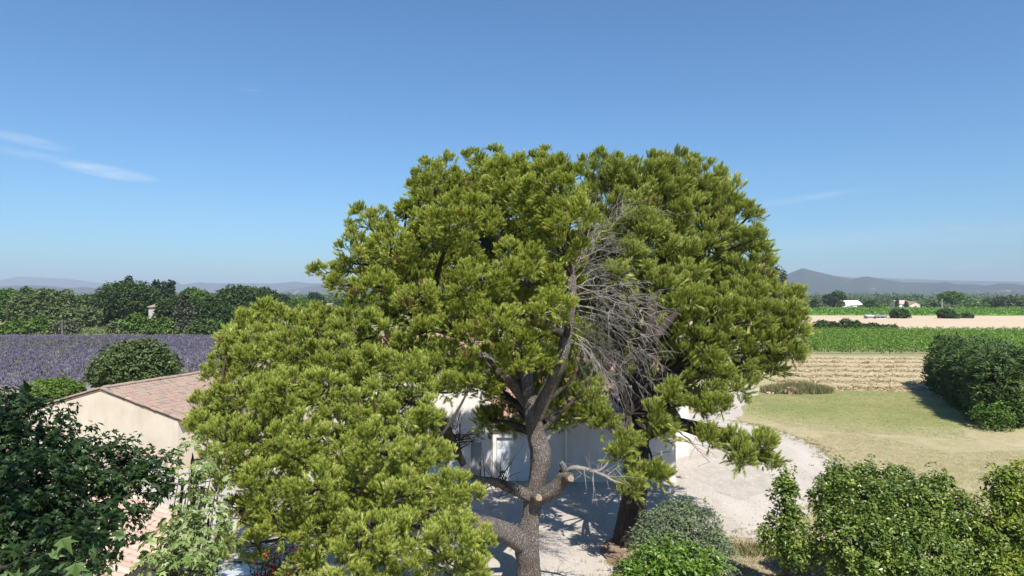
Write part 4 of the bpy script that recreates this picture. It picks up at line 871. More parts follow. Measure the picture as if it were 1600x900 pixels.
# silver car parked under the left pine
def car(loc, rz, label):
    root = empty('car', loc, label, 'car', rz=rz)
    prof = [(-2.05, 0.32), (-2.1, 0.55), (-2.02, 0.85), (-1.25, 0.96), (-0.55, 1.40), (0.2, 1.50), (1.1, 1.46), (1.75, 1.02), (2.03, 0.92), (2.08, 0.5), (2.0, 0.30)]
    W = [0.80, 0.85, 0.86, 0.85, 0.64, 0.60, 0.62, 0.82, 0.84, 0.85, 0.80]
    ys = np.linspace(-1, 1, 9); V = []
    for (x, z), w in zip(prof, W):
        for t in ys: V.append((x * (1 - 0.03 * t * t), w * t, z - 0.05 * t ** 4 * (z > 0.6) - 0.02 * t * t))
    n, k = len(prof), 9
    mb = MB().add(V, [[i * k + j, i * k + j + 1, (i + 1) * k + j + 1, (i + 1) * k + j] for i in range(n - 1) for j in range(k - 1)])
    for s in (0, k - 1):
        ids = [i * k + s for i in range(n)]; mb.add(V, np.array([ids if s else ids[::-1]]))
    low = [(-2.0, 0.3), (-2.05, 0.55), (-2.0, 0.84), (2.0, 0.9), (2.05, 0.5), (1.97, 0.3)]
    body = mb.build('body', M['paint'], root, smooth=False)
    for s in (-1, 1):
        mb = MB(); prism_wall(mb, [(x, 0.80 * s, z) for x, z in low], (0, 0.075 * s, 0)); mb.build('side_panel', M['paint'], root)
        for x0, x1 in ((-0.75, 0.12), (0.18, 1.05)):
            mb = MB(); prism_wall(mb, [(x0 - 0.05, 0.80 * s, 0.95), (x1 + 0.05, 0.80 * s, 0.95), (x1, 0.66 * s, 1.36), (max(x0, -0.5), 0.66 * s, 1.36)], (0, 0.02 * s, 0.01)); mb.build('side_window', M['glass'], root)
        for x in (-1.3, 1.3):
            mb = MB(); a = np.linspace(0, 2 * math.pi, 20, endpoint=False)
            ring = lambda y, r: np.stack([x + r * np.cos(a), np.full(20, y), 0.31 + r * np.sin(a)], -1)
            V2 = np.vstack([ring(0.70 * s, 0.31), ring(0.89 * s, 0.31), ring(0.895 * s, 0.20)])
            mb.add(V2, [[r * 20 + i, r * 20 + (i + 1) % 20, r * 20 + 20 + (i + 1) % 20, r * 20 + 20 + i] for r in range(2) for i in range(20)])
            wh = mb.build('wheel', M['rubber'], root)
            mb = MB(); mb.add(np.vstack([ring(0.89 * s, 0.205), [[x, 0.905 * s, 0.31]]]), [[i, (i + 1) % 20, 20] for i in range(20)]); mb.build('rim', M['metal'], wh)
        mb = MB(); box(mb, -2.09, -1.9, 0.55 * s - 0.16, 0.55 * s + 0.16, 0.62, 0.78); mb.build('headlight', M['trim'], root)
        mb = MB(); box(mb, 1.93, 2.09, 0.62 * s - 0.12, 0.62 * s + 0.12, 0.68, 0.86); mb.build('tail_light', M['redlamp'], root)
        mb = MB(); box(mb, -0.72, -0.58, 0.86 * s - 0.07, 0.86 * s + 0.09, 0.94, 1.06); mb.build('mirror', M['paint'], root)
    for nm, x0, z0, x1, z1 in (('windscreen', -1.20, 1.00, -0.58, 1.405), ('rear_window', 1.13, 1.455, 1.70, 1.07)):
        nrm = unit(np.array((-(z1 - z0), 0, x1 - x0)))
        q = [np.array((x0, -0.74 if nm[0] == 'w' else -0.55, z0)), np.array((x0, 0.74 if nm[0] == 'w' else 0.55, z0)), np.array((x1, 0.55 if nm[0] == 'w' else 0.70, z1)), np.array((x1, -0.55 if nm[0] == 'w' else -0.70, z1))]
        mb = MB().add([*[c - nrm * 0.01 for c in q], *[c + nrm * 0.035 for c in q]], BOXF[:, ::-1]); mb.build(nm, M['glass'], root)
    return root
car(np.array((-7.55, 18.2, 0.0)), math.radians(80), 'silver grey car parked in shade below the low pine')

# ------------------------------------------------------------------ the plane tree at left and other near plants
rng = np.random.default_rng(61)
plane_base = np.array((-9.5, 7.6, 0.0))
plane = empty('plane_tree', plane_base, 'dark leafy plane tree filling the lower left corner', 'tree')
mb = MB(); tube(mb, [plane_base, plane_base + (0, 0, 2.5), plane_base + (0.1, 0.1, 5), plane_base + (0, 0.3, 8), plane_base + (-0.2, 0.2, 11)], [0.42, 0.34, 0.28, 0.2, 0.08], 14, rough=0.04, rng=rng, sub=4)
mb.build('trunk', M['bark'], plane, plane_base, smooth=True)
plane_lobes = lobes_px([(8, 655, 34, 11.5), (-25, 640, 36, 12), (50, 680, 50, 11), (10, 720, 60, 10.5), (90, 720, 45, 11), (140, 725, 36, 11.5), (190, 730, 30, 11.5), (235, 735, 26, 11.8), (60, 770, 55, 10), (130, 775, 34, 10.8), (215, 765, 24, 11.2), (10, 800, 60, 9.5), (80, 830, 40, 9.5), (30, 870, 50, 9), (120, 815, 24, 10.2), (105, 880, 36, 8.8), (150, 850, 20, 9.6), (185, 815, 18, 10.4), (-60, 720, 60, 11), (-80, 800, 80, 10), (-170, 650, 90, 12), (-60, 900, 80, 9), (-260, 560, 110, 12)])
over = [(-9, 6, 10, 2.4, 2.4, 2.0), (-11, 4, 11.5, 2.5, 2.5, 2.2), (-8.5, 2.5, 12.5, 2.2, 2.2, 2.0), (-6.2, 2.6, 13.8, 2.0, 2.0, 1.5), (-4.4, 2.2, 14.2, 1.6, 1.7, 1.2), (-9, 5.5, 13, 2.4, 2.4, 2), (-6.6, 4.4, 14.0, 1.8, 1.8, 1.2), (-10, 8, 12, 2.2, 2.2, 2)]  # unseen upper crown above the view, added to shade the leaves below
mb = MB(); limbs(mb, [plane_base + (0, 0.2, z) for z in (3, 4, 5, 6, 7.5, 9, 10.5)], plane_lobes + over, rng, 0.07, 0.02)
mb.build('branches', M['darkbark'], plane, plane_base, smooth=True, kind='stuff')
mb = MB()
C, N = clumps(plane_lobes, 0.27, rng, 0.7, 0.3, 0.2)
leaf_clumps(mb, C, N, rng, 22, 0.25, 0.10, PALM, 0.25, 0.35, 0.38, 0.15)
C, N = inner(plane_lobes, 0.33, rng, 0.6)
leaf_clumps(mb, C, N, rng, 4, 0.3, 0.22, PALM, 0.25, 0.35, 0.38, 0.15)
C, N = clumps(over, 0.55, rng, 0.85, 0.2, 0.15)
leaf_clumps(mb, C, N, rng, 5, 0.40, 0.22, PALM, 0.25, 0.35, 0.38, 0.15)
# leaves at the near end of the shoots, coloured paler to look sunlit
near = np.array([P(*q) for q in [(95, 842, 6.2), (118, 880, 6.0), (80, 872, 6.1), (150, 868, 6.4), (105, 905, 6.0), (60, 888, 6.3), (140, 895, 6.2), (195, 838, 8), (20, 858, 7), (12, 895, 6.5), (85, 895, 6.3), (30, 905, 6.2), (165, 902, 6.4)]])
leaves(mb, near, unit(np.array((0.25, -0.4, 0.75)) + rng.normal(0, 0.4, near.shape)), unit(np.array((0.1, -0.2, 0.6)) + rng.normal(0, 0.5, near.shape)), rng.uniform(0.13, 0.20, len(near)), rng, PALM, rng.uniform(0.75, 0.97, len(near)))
print('plane', sum(len(f) for f in mb.F))
mb.build('crown', M['plane'], plane, plane_base, kind='stuff')

def shrub(name, label, lobes, mat, seed, spacing, per, cr, size, tmpl=LEAF, cat='shrub', group=None, stem=True, keep=0.8, v0=0.45, vs=0.16, up=0.35, droop=0.0, down=0.35, wob=0.15, base=None, part='foliage', ragged=0):
    rng = np.random.default_rng(seed)
    c = np.mean([l[:3] for l in lobes], axis=0) if base is None else np.array(base, float); b = np.array((c[0], c[1], 0.0))
    root = empty(name, b, label, cat, group)
    if stem:
        mb = MB()
        for l in lobes:
            q = np.array(l[:3]); a = b + rng.normal(0, 0.15, 3) * (1, 1, 0)
            pts = bez(a, q, 0.05, rng, 6); r = max(0.02, 0.016 * np.linalg.norm(q - a))
            tube(mb, pts, np.linspace(r, r * 0.3, 6), 5, caps=False)
            for k in range(6):
                e = q + unit(rng.normal(0, 1, 3)) * np.array(l[3:6] if len(l) > 4 else (l[3],) * 3) * 0.9
                tube(mb, bez(pts[rng.integers(2, 6)], e, 0.03, rng, 4), np.linspace(r * 0.35, 0.006, 4), 3, caps=False)
        mb.build('stems', M['darkbark'], root, b, smooth=True)
    sprigs = []
    for l in lobes:
        for k in range(ragged):
            d = unit(rng.normal(0, 0.55, 3) + np.array((0, 0, 0.9))); q = np.array(l[:3]) + d * np.array(l[3:6] if len(l) > 4 else (l[3],) * 3)
            for t in (0.12, 0.26, 0.40): sprigs.append((*(q + d * t * rng.uniform(0.6, 1.2)), 0.10, 0.10, 0.13))
    C, N = clumps(lobes, spacing, rng, keep, down, wob)
    mb = MB(); leaf_clumps(mb, C, N, rng, per, cr, size, tmpl, up, droop, v0, vs)
    if sprigs: C, N = clumps(sprigs, 0.13, rng, 0.6, 0, 0.1); leaf_clumps(mb, C, N, rng, 3, 0.07, size, tmpl, 0.5, 0, v0 + 0.1, vs)
    C, N = inner(lobes, spacing * 1.2, rng); leaf_clumps(mb, C, N, rng, max(3, per // 2), cr * 1.2, size * 1.5, tmpl, up, droop, v0, vs)
    mb.build(part, mat, root, b, kind='stuff')
    return root
# young plane / vine shoots between the plane tree and the pine
shrub('fig_tree', 'light green broad leaved shoots between plane tree and low pine', lobes_px([(300, 720, 26, 13), (315, 760, 24, 12.5), (285, 760, 20, 12.5), (300, 800, 24, 12), (325, 820, 24, 11.5), (275, 830, 20, 11.5), (300, 850, 28, 11), (260, 850, 20, 10.8), (285, 890, 34, 10), (325, 880, 26, 10.6), (250, 895, 26, 10)]), M['fig'], 71, 0.26, 6, 0.22, 0.12, PALM, 'tree', v0=0.6, droop=0.3)
shrub('oleander', 'red flowering bush in the shade below the low pine', lobes_px([(410, 880, 26, 16), (440, 890, 28, 16), (470, 880, 24, 16.4), (425, 915, 34, 15.8), (465, 920, 34, 15.8)]), M['laurel'], 72, 0.3, 12, 0.25, 0.11, NARROW, v0=0.2)
rng = np.random.default_rng(73); mb = MB(); fp = []
for k in range(46): fp.append(P(rng.uniform(395, 478), rng.uniform(855, 900), 15.6 + rng.normal(0, 0.25)))
fp = np.repeat(np.array(fp), 7, 0) + rng.normal(0, 0.025, (46 * 7, 3))
leaves(mb, fp, unit(rng.normal(0, 1, fp.shape) + np.array((0, -0.8, 0.8))), unit(rng.normal(0, 1, fp.shape)), rng.uniform(0.04, 0.075, len(fp)), rng, LEAF)
ole = [o for o in bpy.data.objects if o.name == 'oleander'][0]
mb.build('blossoms', M['flower'], ole, np.array(ole.location), kind='stuff')

# shrubs along the right foreground
shrub('laurel_bush', 'narrow two tiered green bush beside the gravel bend', lobes_px([(1226, 775, 22, 20.5), (1230, 800, 22, 20.5), (1222, 825, 30, 20.5), (1240, 845, 32, 20.3), (1212, 848, 26, 20.4), (1252, 866, 22, 20.2), (1228, 760, 13, 20.5), (1235, 868, 24, 20.2)], off=0.18), M['laurel'], 81, 0.30, 44, 0.24, 0.10, wob=0.17, ragged=2)
shrub('laurel_bush', 'tallest wide green bush with bare twigs at its left', lobes_px([(1300, 758, 24, 21.5), (1330, 752, 26, 21.5), (1365, 756, 30, 21.5), (1400, 760, 30, 21.5), (1285, 780, 20, 21), (1310, 800, 36, 20.5), (1345, 790, 46, 20.3), (1395, 795, 46, 20.3), (1430, 770, 30, 21), (1302, 840, 32, 20), (1340, 845, 50, 19.5), (1400, 850, 50, 19.3), (1445, 820, 40, 20), (1450, 870, 46, 19), (1312, 880, 34, 19.6), (1360, 900, 50, 18.8), (1420, 910, 50, 18.5), (1340, 790, 50, 22.5), (1420, 800, 50, 22.5)], off=0.18), M['laurel'], 82, 0.32, 44, 0.26, 0.105, wob=0.17, ragged=2)
shrub('laurel_bush', 'green bush with pointed top between the wide bush and golden bush', lobes_px([(1470, 760, 18, 21), (1478, 785, 26, 20.8), (1500, 805, 28, 20.5), (1490, 840, 40, 20), (1530, 840, 30, 20), (1500, 890, 44, 19), (1465, 800, 22, 20.8), (1530, 890, 36, 19)], off=0.18), M['laurel'], 83, 0.31, 44, 0.25, 0.105, wob=0.17, ragged=2)
shrub('laurel_bush', 'yellowish green bush in the lower right corner', lobes_px([(1560, 760, 24, 20.5), (1590, 745, 24, 20.5), (1555, 800, 34, 20), (1600, 790, 40, 20), (1575, 850, 46, 19.3), (1630, 840, 50, 19.5), (1560, 900, 46, 18.5), (1620, 900, 50, 18.5), (1650, 760, 50, 21)], off=0.18), M['laurel_gold'], 84, 0.31, 44, 0.25, 0.105, wob=0.17, ragged=2)
rng = np.random.default_rng(85); mb = MB()
big = [o for o in bpy.data.objects if o.get('label', '').startswith('tallest wide')][0]
for k in range(40):
    a = P(rng.uniform(1280, 1350), rng.uniform(790, 830), 20.6 + rng.normal(0, 0.3)); e = P(rng.uniform(1262, 1345), rng.uniform(735, 790), 21 + rng.normal(0, 0.4))
    tube(mb, bez(a, e, 0.02, rng, 6), np.linspace(0.014, 0.004, 6), 3, caps=False)
mb.build('bare_twigs', M['twig'], big, np.array(big.location), smooth=True, kind='stuff')
shrub('olive_bush', 'silvery grey shrub beside the dark pine trunk', lobes_px([(1060, 815, 30, 22), (1030, 835, 30, 21.5), (1085, 830, 32, 21.5), (1010, 850, 18, 21.3), (1100, 860, 34, 20.8), (1060, 850, 40, 21), (1115, 880, 28, 20.4), (1040, 870, 34, 20.6), (1080, 890, 34, 20)]), M['silver'], 86, 0.26, 26, 0.27, 0.13, NARROW, up=0.7, vs=0.1)
shrub('citrus_bush', 'bright glossy green bush in front of the silvery shrub', lobes_px([(1020, 885, 28, 18.8), (1060, 875, 26, 18.8), (1095, 890, 26, 18.6), (990, 900, 22, 18.6), (1050, 915, 40, 18.3), (1105, 915, 30, 18.3), (1000, 925, 30, 18.2)]), M['bright'], 87, 0.25, 15, 0.2, 0.13, LEAF)
# weeds beside the narrow bush
def grass_patch(name, label, c, rx, ry, h, n, mat, seed, cat='grass clump', lean=0.3):
    rng = np.random.default_rng(seed); a = rng.uniform(0, 6.28, n); r = np.sqrt(rng.random(n))
    p = np.stack([c[0] + rx * r * np.cos(a), c[1] + ry * r * np.sin(a), np.zeros(n)], -1)
    hh = h * rng.uniform(0.45, 1.15, n) * (1.1 - 0.6 * r)
    d = unit(np.stack([rng.normal(0, lean, n), rng.normal(0, lean, n), np.ones(n)], -1))
    s = unit(np.cross(d, rng.normal(0, 1, d.shape))) * (0.012 + 0.02 * h)
    V = np.stack([p - s, p + s, p + d * hh[:, None]], 1).reshape(-1, 3)
    b = np.array((c[0], c[1], 0.0))
    mb = MB().add(V, np.arange(3 * n).reshape(-1, 3), rng.uniform(0, 1, n))
    root = empty(name, b, label, cat); mb.build('blades', mat, root, b, kind='stuff')
    return root
grass_patch('weed_clump', 'low weeds on bare soil left of the narrow bush', G(1170, 862), 0.9, 0.6, 0.5, 500, M['grass'], 88)
mound_c = G(1245, 613)
mound = grass_patch('grass_mound', 'tall dry grass island with red rubble on the lawn', mound_c, 3.4, 1.5, 1.25, 5200, M['grass'], 89, lean=0.22)
rng = np.random.default_rng(90)
def rubble(name, c, n, sx, sy, h, mat, parent, base):
    for k in range(n):
        q = rng.normal(0, 1, 2); p = np.array((c[0] + q[0] * sx * 0.5, c[1] + q[1] * sy * 0.5, max(0.05, h * math.exp(-0.5 * (q ** 2).sum()))))
        mb = MB(); s = rng.uniform(0.05, 0.15, 3); V = (np.array([(x, y, z) for z in (-1, 1) for x, y in ((-1, -1), (1, -1), (1, 1), (-1, 1))]) * s * rng.uniform(0.75, 1.1, (8, 3)))
        mb.add(V, BOXF, rng.uniform(0.2, 0.9)); o = mb.build(name, mat, parent); o.location = tuple(p - base); o.rotation_euler = tuple(rng.uniform(0, 3, 3))
rubble('brick', mound_c + (-1.0, -0.9, 0), 30, 1.5, 0.5, 0.55, M['tile_red'], mound, np.array((mound_c[0], mound_c[1], 0)))

# big cypress hedge at right
h0, h1 = G(1548, 664), np.array((41.2, 66.0, 0.0)); rng = np.random.default_rng(91)
hl = []
for k in range(15):
    t = k / 14; c = h0 + (h1 - h0) * t
    for z, r in ((0.9, 1.3), (2.1, 1.3), (3.1, 1.1), (3.75, 0.75)):
        hl.append((c[0] + 0.7 + rng.normal(0, 0.15), c[1] + rng.normal(0, 0.2), z * rng.uniform(0.92, 1.07), r, r, r * 1.1))
        hl.append((c[0] + 3.0 + rng.normal(0, 0.15), c[1] - 0.3 + rng.normal(0, 0.2), z * rng.uniform(0.92, 1.07), r, r, r * 1.1))
hedge = empty('cypress_hedge', h0, 'tall dense dark green conifer hedge on the lawn at right', 'hedge')
for k in range(0, 15, 2):
    c = h0 + (h1 - h0) * k / 14; mb = MB(); tube(mb, [c + (0.9, 0, 0), c + (0.9, 0, 2), c + (0.9, 0, 3.9)], [0.12, 0.09, 0.03], 7); mb.build('trunk', M['darkbark'], hedge, h0, smooth=True)
C, N = clumps(hl, 0.46, rng, 0.85, 0.1, 0.20); mb = MB()
leaf_clumps(mb, C, N, rng, 15, 0.40, 0.46, SPRAY, 1.0, -0.5, 0.45, 0.17, out=0.8)
print('hedge', sum(len(f) for f in mb.F)); mb.build('foliage', M['cypress'], hedge, h0, kind='stuff')
shrub('juniper_bush', 'small green bush at the near foot of the conifer hedge', [(*G(1556, 672)[:2], 0.75, 1.0, 0.9, 0.75), (*(G(1578, 668))[:2], 1.2, 1.0, 0.9, 0.8), (*(G(1542, 668))[:2], 0.9, 0.8, 0.8, 0.7)], M['midgreen'], 92, 0.4, 12, 0.3, 0.17, v0=0.4)

# grass tufts on lawn and meadow
rng = np.random.default_rng(95)
def grass_stuff(name, label, poly, n, h, mat, cat='grass', v0=0.5, vs=0.25):
    poly = np.array([q[:2] for q in poly]); lo, hi = poly.min(0), poly.max(0)
    p = rng.uniform(lo, hi, (n * 3, 2)); ins = np.zeros(len(p), bool); j = len(poly) - 1
    for i in range(len(poly)):
        c = ((poly[i, 1] > p[:, 1]) != (poly[j, 1] > p[:, 1])) & (p[:, 0] < (poly[j, 0] - poly[i, 0]) * (p[:, 1] - poly[i, 1]) / (poly[j, 1] - poly[i, 1] + 1e-9) + poly[i, 0])
        ins ^= c; j = i
    p = p[ins][:n]; n = len(p)
    k = np.repeat(np.arange(n), 5); m = len(k)
    b = np.column_stack([p[k] + rng.normal(0, 0.05, (m, 2)), np.full(m, 0.005)])
    d = unit(np.column_stack([rng.normal(0, 0.5, (m, 2)), np.ones(m)])); s = unit(np.cross(d, rng.normal(0, 1, d.shape))) * 0.006
    V = np.stack([b - s, b + s, b + d * (h * rng.uniform(0.3, 1.1, m))[:, None]], 1).reshape(-1, 3)
    o = MB().add(V, np.arange(3 * m).reshape(-1, 3), np.clip(rng.normal(v0, vs, n)[k] + rng.normal(0, 0.1, m), 0, 1)).build(name, mat)
    tag(o, label, cat, kind='stuff')
grass_stuff('lawn_grass', 'short dry green grass on the lawn by the hedge', gp((1165, 645), (1245, 672), (1400, 680), (1530, 690), (1420, 612), (1300, 601), (1172, 618)), 15000, 0.05, M['grass'], v0=0.42)
grass_stuff('meadow_grass', 'straw coloured dry grass between lawn and bushes', gp((1250, 690), (1330, 672), (1480, 708), (1700, 700), (1700, 800), (1320, 770)), 13000, 0.05, M['grass'], v0=0.85)
grass_stuff('soil_grass', 'sparse dry grass on the bare soil in front', gp((1130, 850), (1290, 852), (1330, 920), (1120, 920)), 2500, 0.10, M['grass'], v0=0.7)

edge = gp((935, 930), (962, 880), (1000, 852), (1130, 838), (1200, 834), (1262, 806), (1306, 765), (1310, 728), (1284, 702), (1240, 682), (1190, 667), (1142, 657))
ep = np.concatenate([np.linspace(a_, b_, max(2, int(np.linalg.norm(b_ - a_) * 26)), endpoint=False) for a_, b_ in zip(edge, edge[1:])])
ep = ep + np.column_stack([rng.normal(0, 0.35, (len(ep), 2)), np.zeros(len(ep))]); k = np.repeat(np.arange(len(ep)), 9); m = len(k)
hh = rng.uniform(0.03, 0.22, len(ep)); bb = ep[k] + np.column_stack([rng.normal(0, 0.06, (m, 2)), np.full(m, 0.012)])
dd = unit(np.column_stack([rng.normal(0, 0.5, (m, 2)), np.ones(m)])); ss = unit(np.cross(dd, rng.normal(0, 1, dd.shape))) * 0.009
V = np.stack([bb - ss, bb + ss, bb + dd * (hh[k] * rng.uniform(0.5, 1.1, m))[:, None]], 1).reshape(-1, 3)
tag(MB().add(V, np.arange(3 * m).reshape(-1, 3), np.clip(rng.normal(0.55, 0.25, len(ep))[k], 0, 1)).build('verge_grass', M['grass']), 'ragged dry grass along the gravel edge', 'grass', kind='stuff')
n = 9000; q = np.column_stack([rng.uniform(-4, 15, n), rng.uniform(18, 37, n), np.full(n, 0.016)]); r_ = rng.uniform(0.012, 0.045, n)
OCT = np.array([(1, 0, 0), (0, 1, 0), (-1, 0, 0), (0, -1, 0), (0, 0, 0.7), (0, 0, -0.5)], float); OF = np.array([[0, 1, 4], [1, 2, 4], [2, 3, 4], [3, 0, 4], [1, 0, 5], [2, 1, 5], [3, 2, 5], [0, 3, 5]])
V = q[:, None] + OCT[None] * r_[:, None, None] * rng.uniform(0.6, 1.3, (n, 6, 1))
tag(MB().add(V.reshape(-1, 3), (np.arange(n)[:, None, None] * 6 + OF[None]).reshape(-1, 3), np.repeat(rng.uniform(0, 1, n), 8)).build('loose_stones', M['pebble']), 'loose pale stones scattered over the gravel yard', 'stones', kind='stuff')
# raked hay rows
ords = ['first', 'second', 'third', 'fourth', 'fifth', 'sixth', 'seventh', 'eighth', 'ninth', 'tenth', 'eleventh', 'twelfth', 'thirteenth', 'fourteenth', 'fifteenth', 'sixteenth', 'seventeenth', 'eighteenth', 'nineteenth', 'twentieth', 'twenty first', 'twenty second', 'twenty third', 'twenty fourth', 'twenty fifth', 'twenty sixth', 'twenty seventh', 'twenty eighth', 'twenty ninth', 'thirtieth']
rng = np.random.default_rng(97)
for i, y in enumerate([606.5, 597, 588, 580, 573, 566.5, 561]):
    a, b = G(1205 + (606 - y) * 0.85, y), G(1440 + (606 - y) * 6.5, y + 2); n = 5200
    t = rng.random(n); hgt = 0.13 + 0.12 * np.sin(t * 37 + i) * np.sin(t * 91 + 2 * i) + 0.06 * np.sin(t * 160 + i)
    hgt = np.maximum(hgt, 0.03)
    w = rng.normal(0, 0.55, n) * (0.8 + 0.4 * np.sin(t * 61 + 3 * i))
    p = a + (b - a) * t[:, None] + np.stack([rng.normal(0, 0.1, n), w + 0.4 * np.sin(t * 23 + i) + 0.3 * np.sin(t * 57 + 2 * i), np.abs(hgt * np.exp(-(w / 0.5) ** 2) * rng.uniform(0.3, 1.1, n)) + 0.02], -1)
    d = unit(rng.normal(0, 1, (n, 3)) * (1, 0.8, 0.35)); s = unit(np.cross(d, rng.normal(0, 1, d.shape))) * 0.05
    V = np.stack([p - s, p + s, p + d * rng.uniform(0.18, 0.5, n)[:, None]], 1).reshape(-1, 3)
    base = (a + b) / 2
    o = MB().add(V, np.arange(3 * n).reshape(-1, 3), np.clip(rng.normal(0.55, 0.25, n), 0, 1)).build('hay_windrow', M['dry'], None, base); o.location = base
    tag(o, f'{ords[i]} raked row of dry hay counted from the lawn', 'hay row', 'raked hay rows beside the lawn')

# vine rows
rng = np.random.default_rng(99)
vine_meshes = []
for k in range(4):
    Lr = 118; n = Lr * 46; t = rng.uniform(0, Lr, n)
    hh = 1.15 + 0.22 * np.sin(t * 2.1 + k) + 0.15 * np.sin(t * 5.3 + 2 * k)
    a = rng.uniform(0, 2 * math.pi, n); r = np.sqrt(rng.uniform(0.25, 1, n))
    p = np.stack([t, 0.55 * r * np.cos(a), 0.30 + hh * (0.5 + 0.5 * r * np.sin(a))], -1)
    d = unit(np.stack([rng.normal(0, 0.5, n), np.cos(a), np.sin(a) + 0.4], -1))
    mb = MB(); leaves(mb, p, unit(d + rng.normal(0, 0.45, d.shape)), unit(rng.normal(0, 1, d.shape)), rng.uniform(0.22, 0.42, n), rng, LEAF, np.clip(rng.normal(0.5, 0.22, n), 0, 1))
    vine_meshes.append(mb.mesh('vine_leaves', M['vine']))
stake_mb = MB()
for x in np.arange(0.5, 118, 6.0): box(stake_mb, x - 0.04, x + 0.04, -0.04, 0.04, 0, 1.35)
stake_me = stake_mb.mesh('stakes', M['darkbark'])
for i in range(20):
    d = 106.0 + i * 3.05; x0 = 45.5 + (d - 106) * 0.46 + rng.normal(0, 0.7)
    root = empty('vine_row', (x0, d, 0.02), f'{ords[i]} row of green vines counted from the hay field', 'vine row', 'vine rows beyond the hay field', rz=-0.035)
    link('leaves', vine_meshes[i % 4], root, 'stuff')
    if i < 8: link('stakes', stake_me, root, 'stuff')
# far green vineyard, too distant to tell the rows apart
n = 30000; t = rng.random((n, 2)); row = np.round(t[:, 1] * 50) / 50
Y = 314 + row * 150; X = 112 + (Y - 314) * 0.15 + t[:, 0] * (330 + (Y - 314) * 0.4)
Y = Y - (X - 112) * 0.05
p = np.stack([X, Y + rng.normal(0, 0.25, n), rng.uniform(0.2, 1.4, n)], -1)
mb = MB(); leaves(mb, p, unit(rng.normal(0, 1, p.shape) + np.array((0, 0, 0.8))), unit(rng.normal(0, 1, p.shape)), rng.uniform(0.8, 1.5, n), rng, LEAF)
tag(mb.build('far_vines', M['vine']), 'bright green vineyard strip beyond the stubble field', 'vineyard', kind='stuff')

# lavender
rng = np.random.default_rng(101)
pos = []
for i in range(60):
    yy = 66.5 + i * 1.45
    x = np.arange(-0.92 * yy - 16, -0.30 * yy + 2, 0.55); pos.append(np.stack([x + rng.normal(0, 0.1, len(x)), yy + 0.05 * (x + 60) + rng.normal(0, 0.12, len(x)), np.zeros(len(x))], -1))
pos = np.concatenate(pos); pos = pos[(pos[:, 1] > 66) & (pos[:, 1] < 151)]
pos = pos[rng.random(len(pos)) > 0.06 + 0.10 * (np.sin(pos[:, 0] * 0.23) * np.sin(pos[:, 1] * 0.31 + 1) > 0.35)]
n = len(pos); k = np.repeat(np.arange(n), 15); m = len(k); sz = rng.uniform(0.75, 1.2, n)
d = unit(np.column_stack([rng.normal(0, 0.62, (m, 2)), np.abs(rng.normal(0.8, 0.3, m))]))
b = pos[k] + d * 0.12; s = unit(np.cross(d, rng.normal(0, 1, d.shape))) * 0.085
V = np.stack([b + d * 0.2 - s, b + d * 0.2 + s, b + d * (0.62 * sz[k] * rng.uniform(0.7, 1.1, m))[:, None]], 1).reshape(-1, 3)
patch = 0.10 * np.sin(pos[:, 0] * 0.11 + 1) + 0.10 * np.sin(pos[:, 1] * 0.17 + pos[:, 0] * 0.05) + rng.normal(0, 0.13, n)
v = np.clip(0.46 + patch[k] + rng.normal(0, 0.07, m), 0, 0.86); weed = rng.random(n) < 0.05 + 0.30 * (patch < -0.15); v[weed[k]] = rng.uniform(0.89, 1.0, weed[k].sum())
print('lavender', m)
tag(MB().add(V, np.arange(3 * m).reshape(-1, 3), v).build('lavender', M['lavender']), 'purple lavender field in flower behind the shed', 'lavender', kind='stuff')

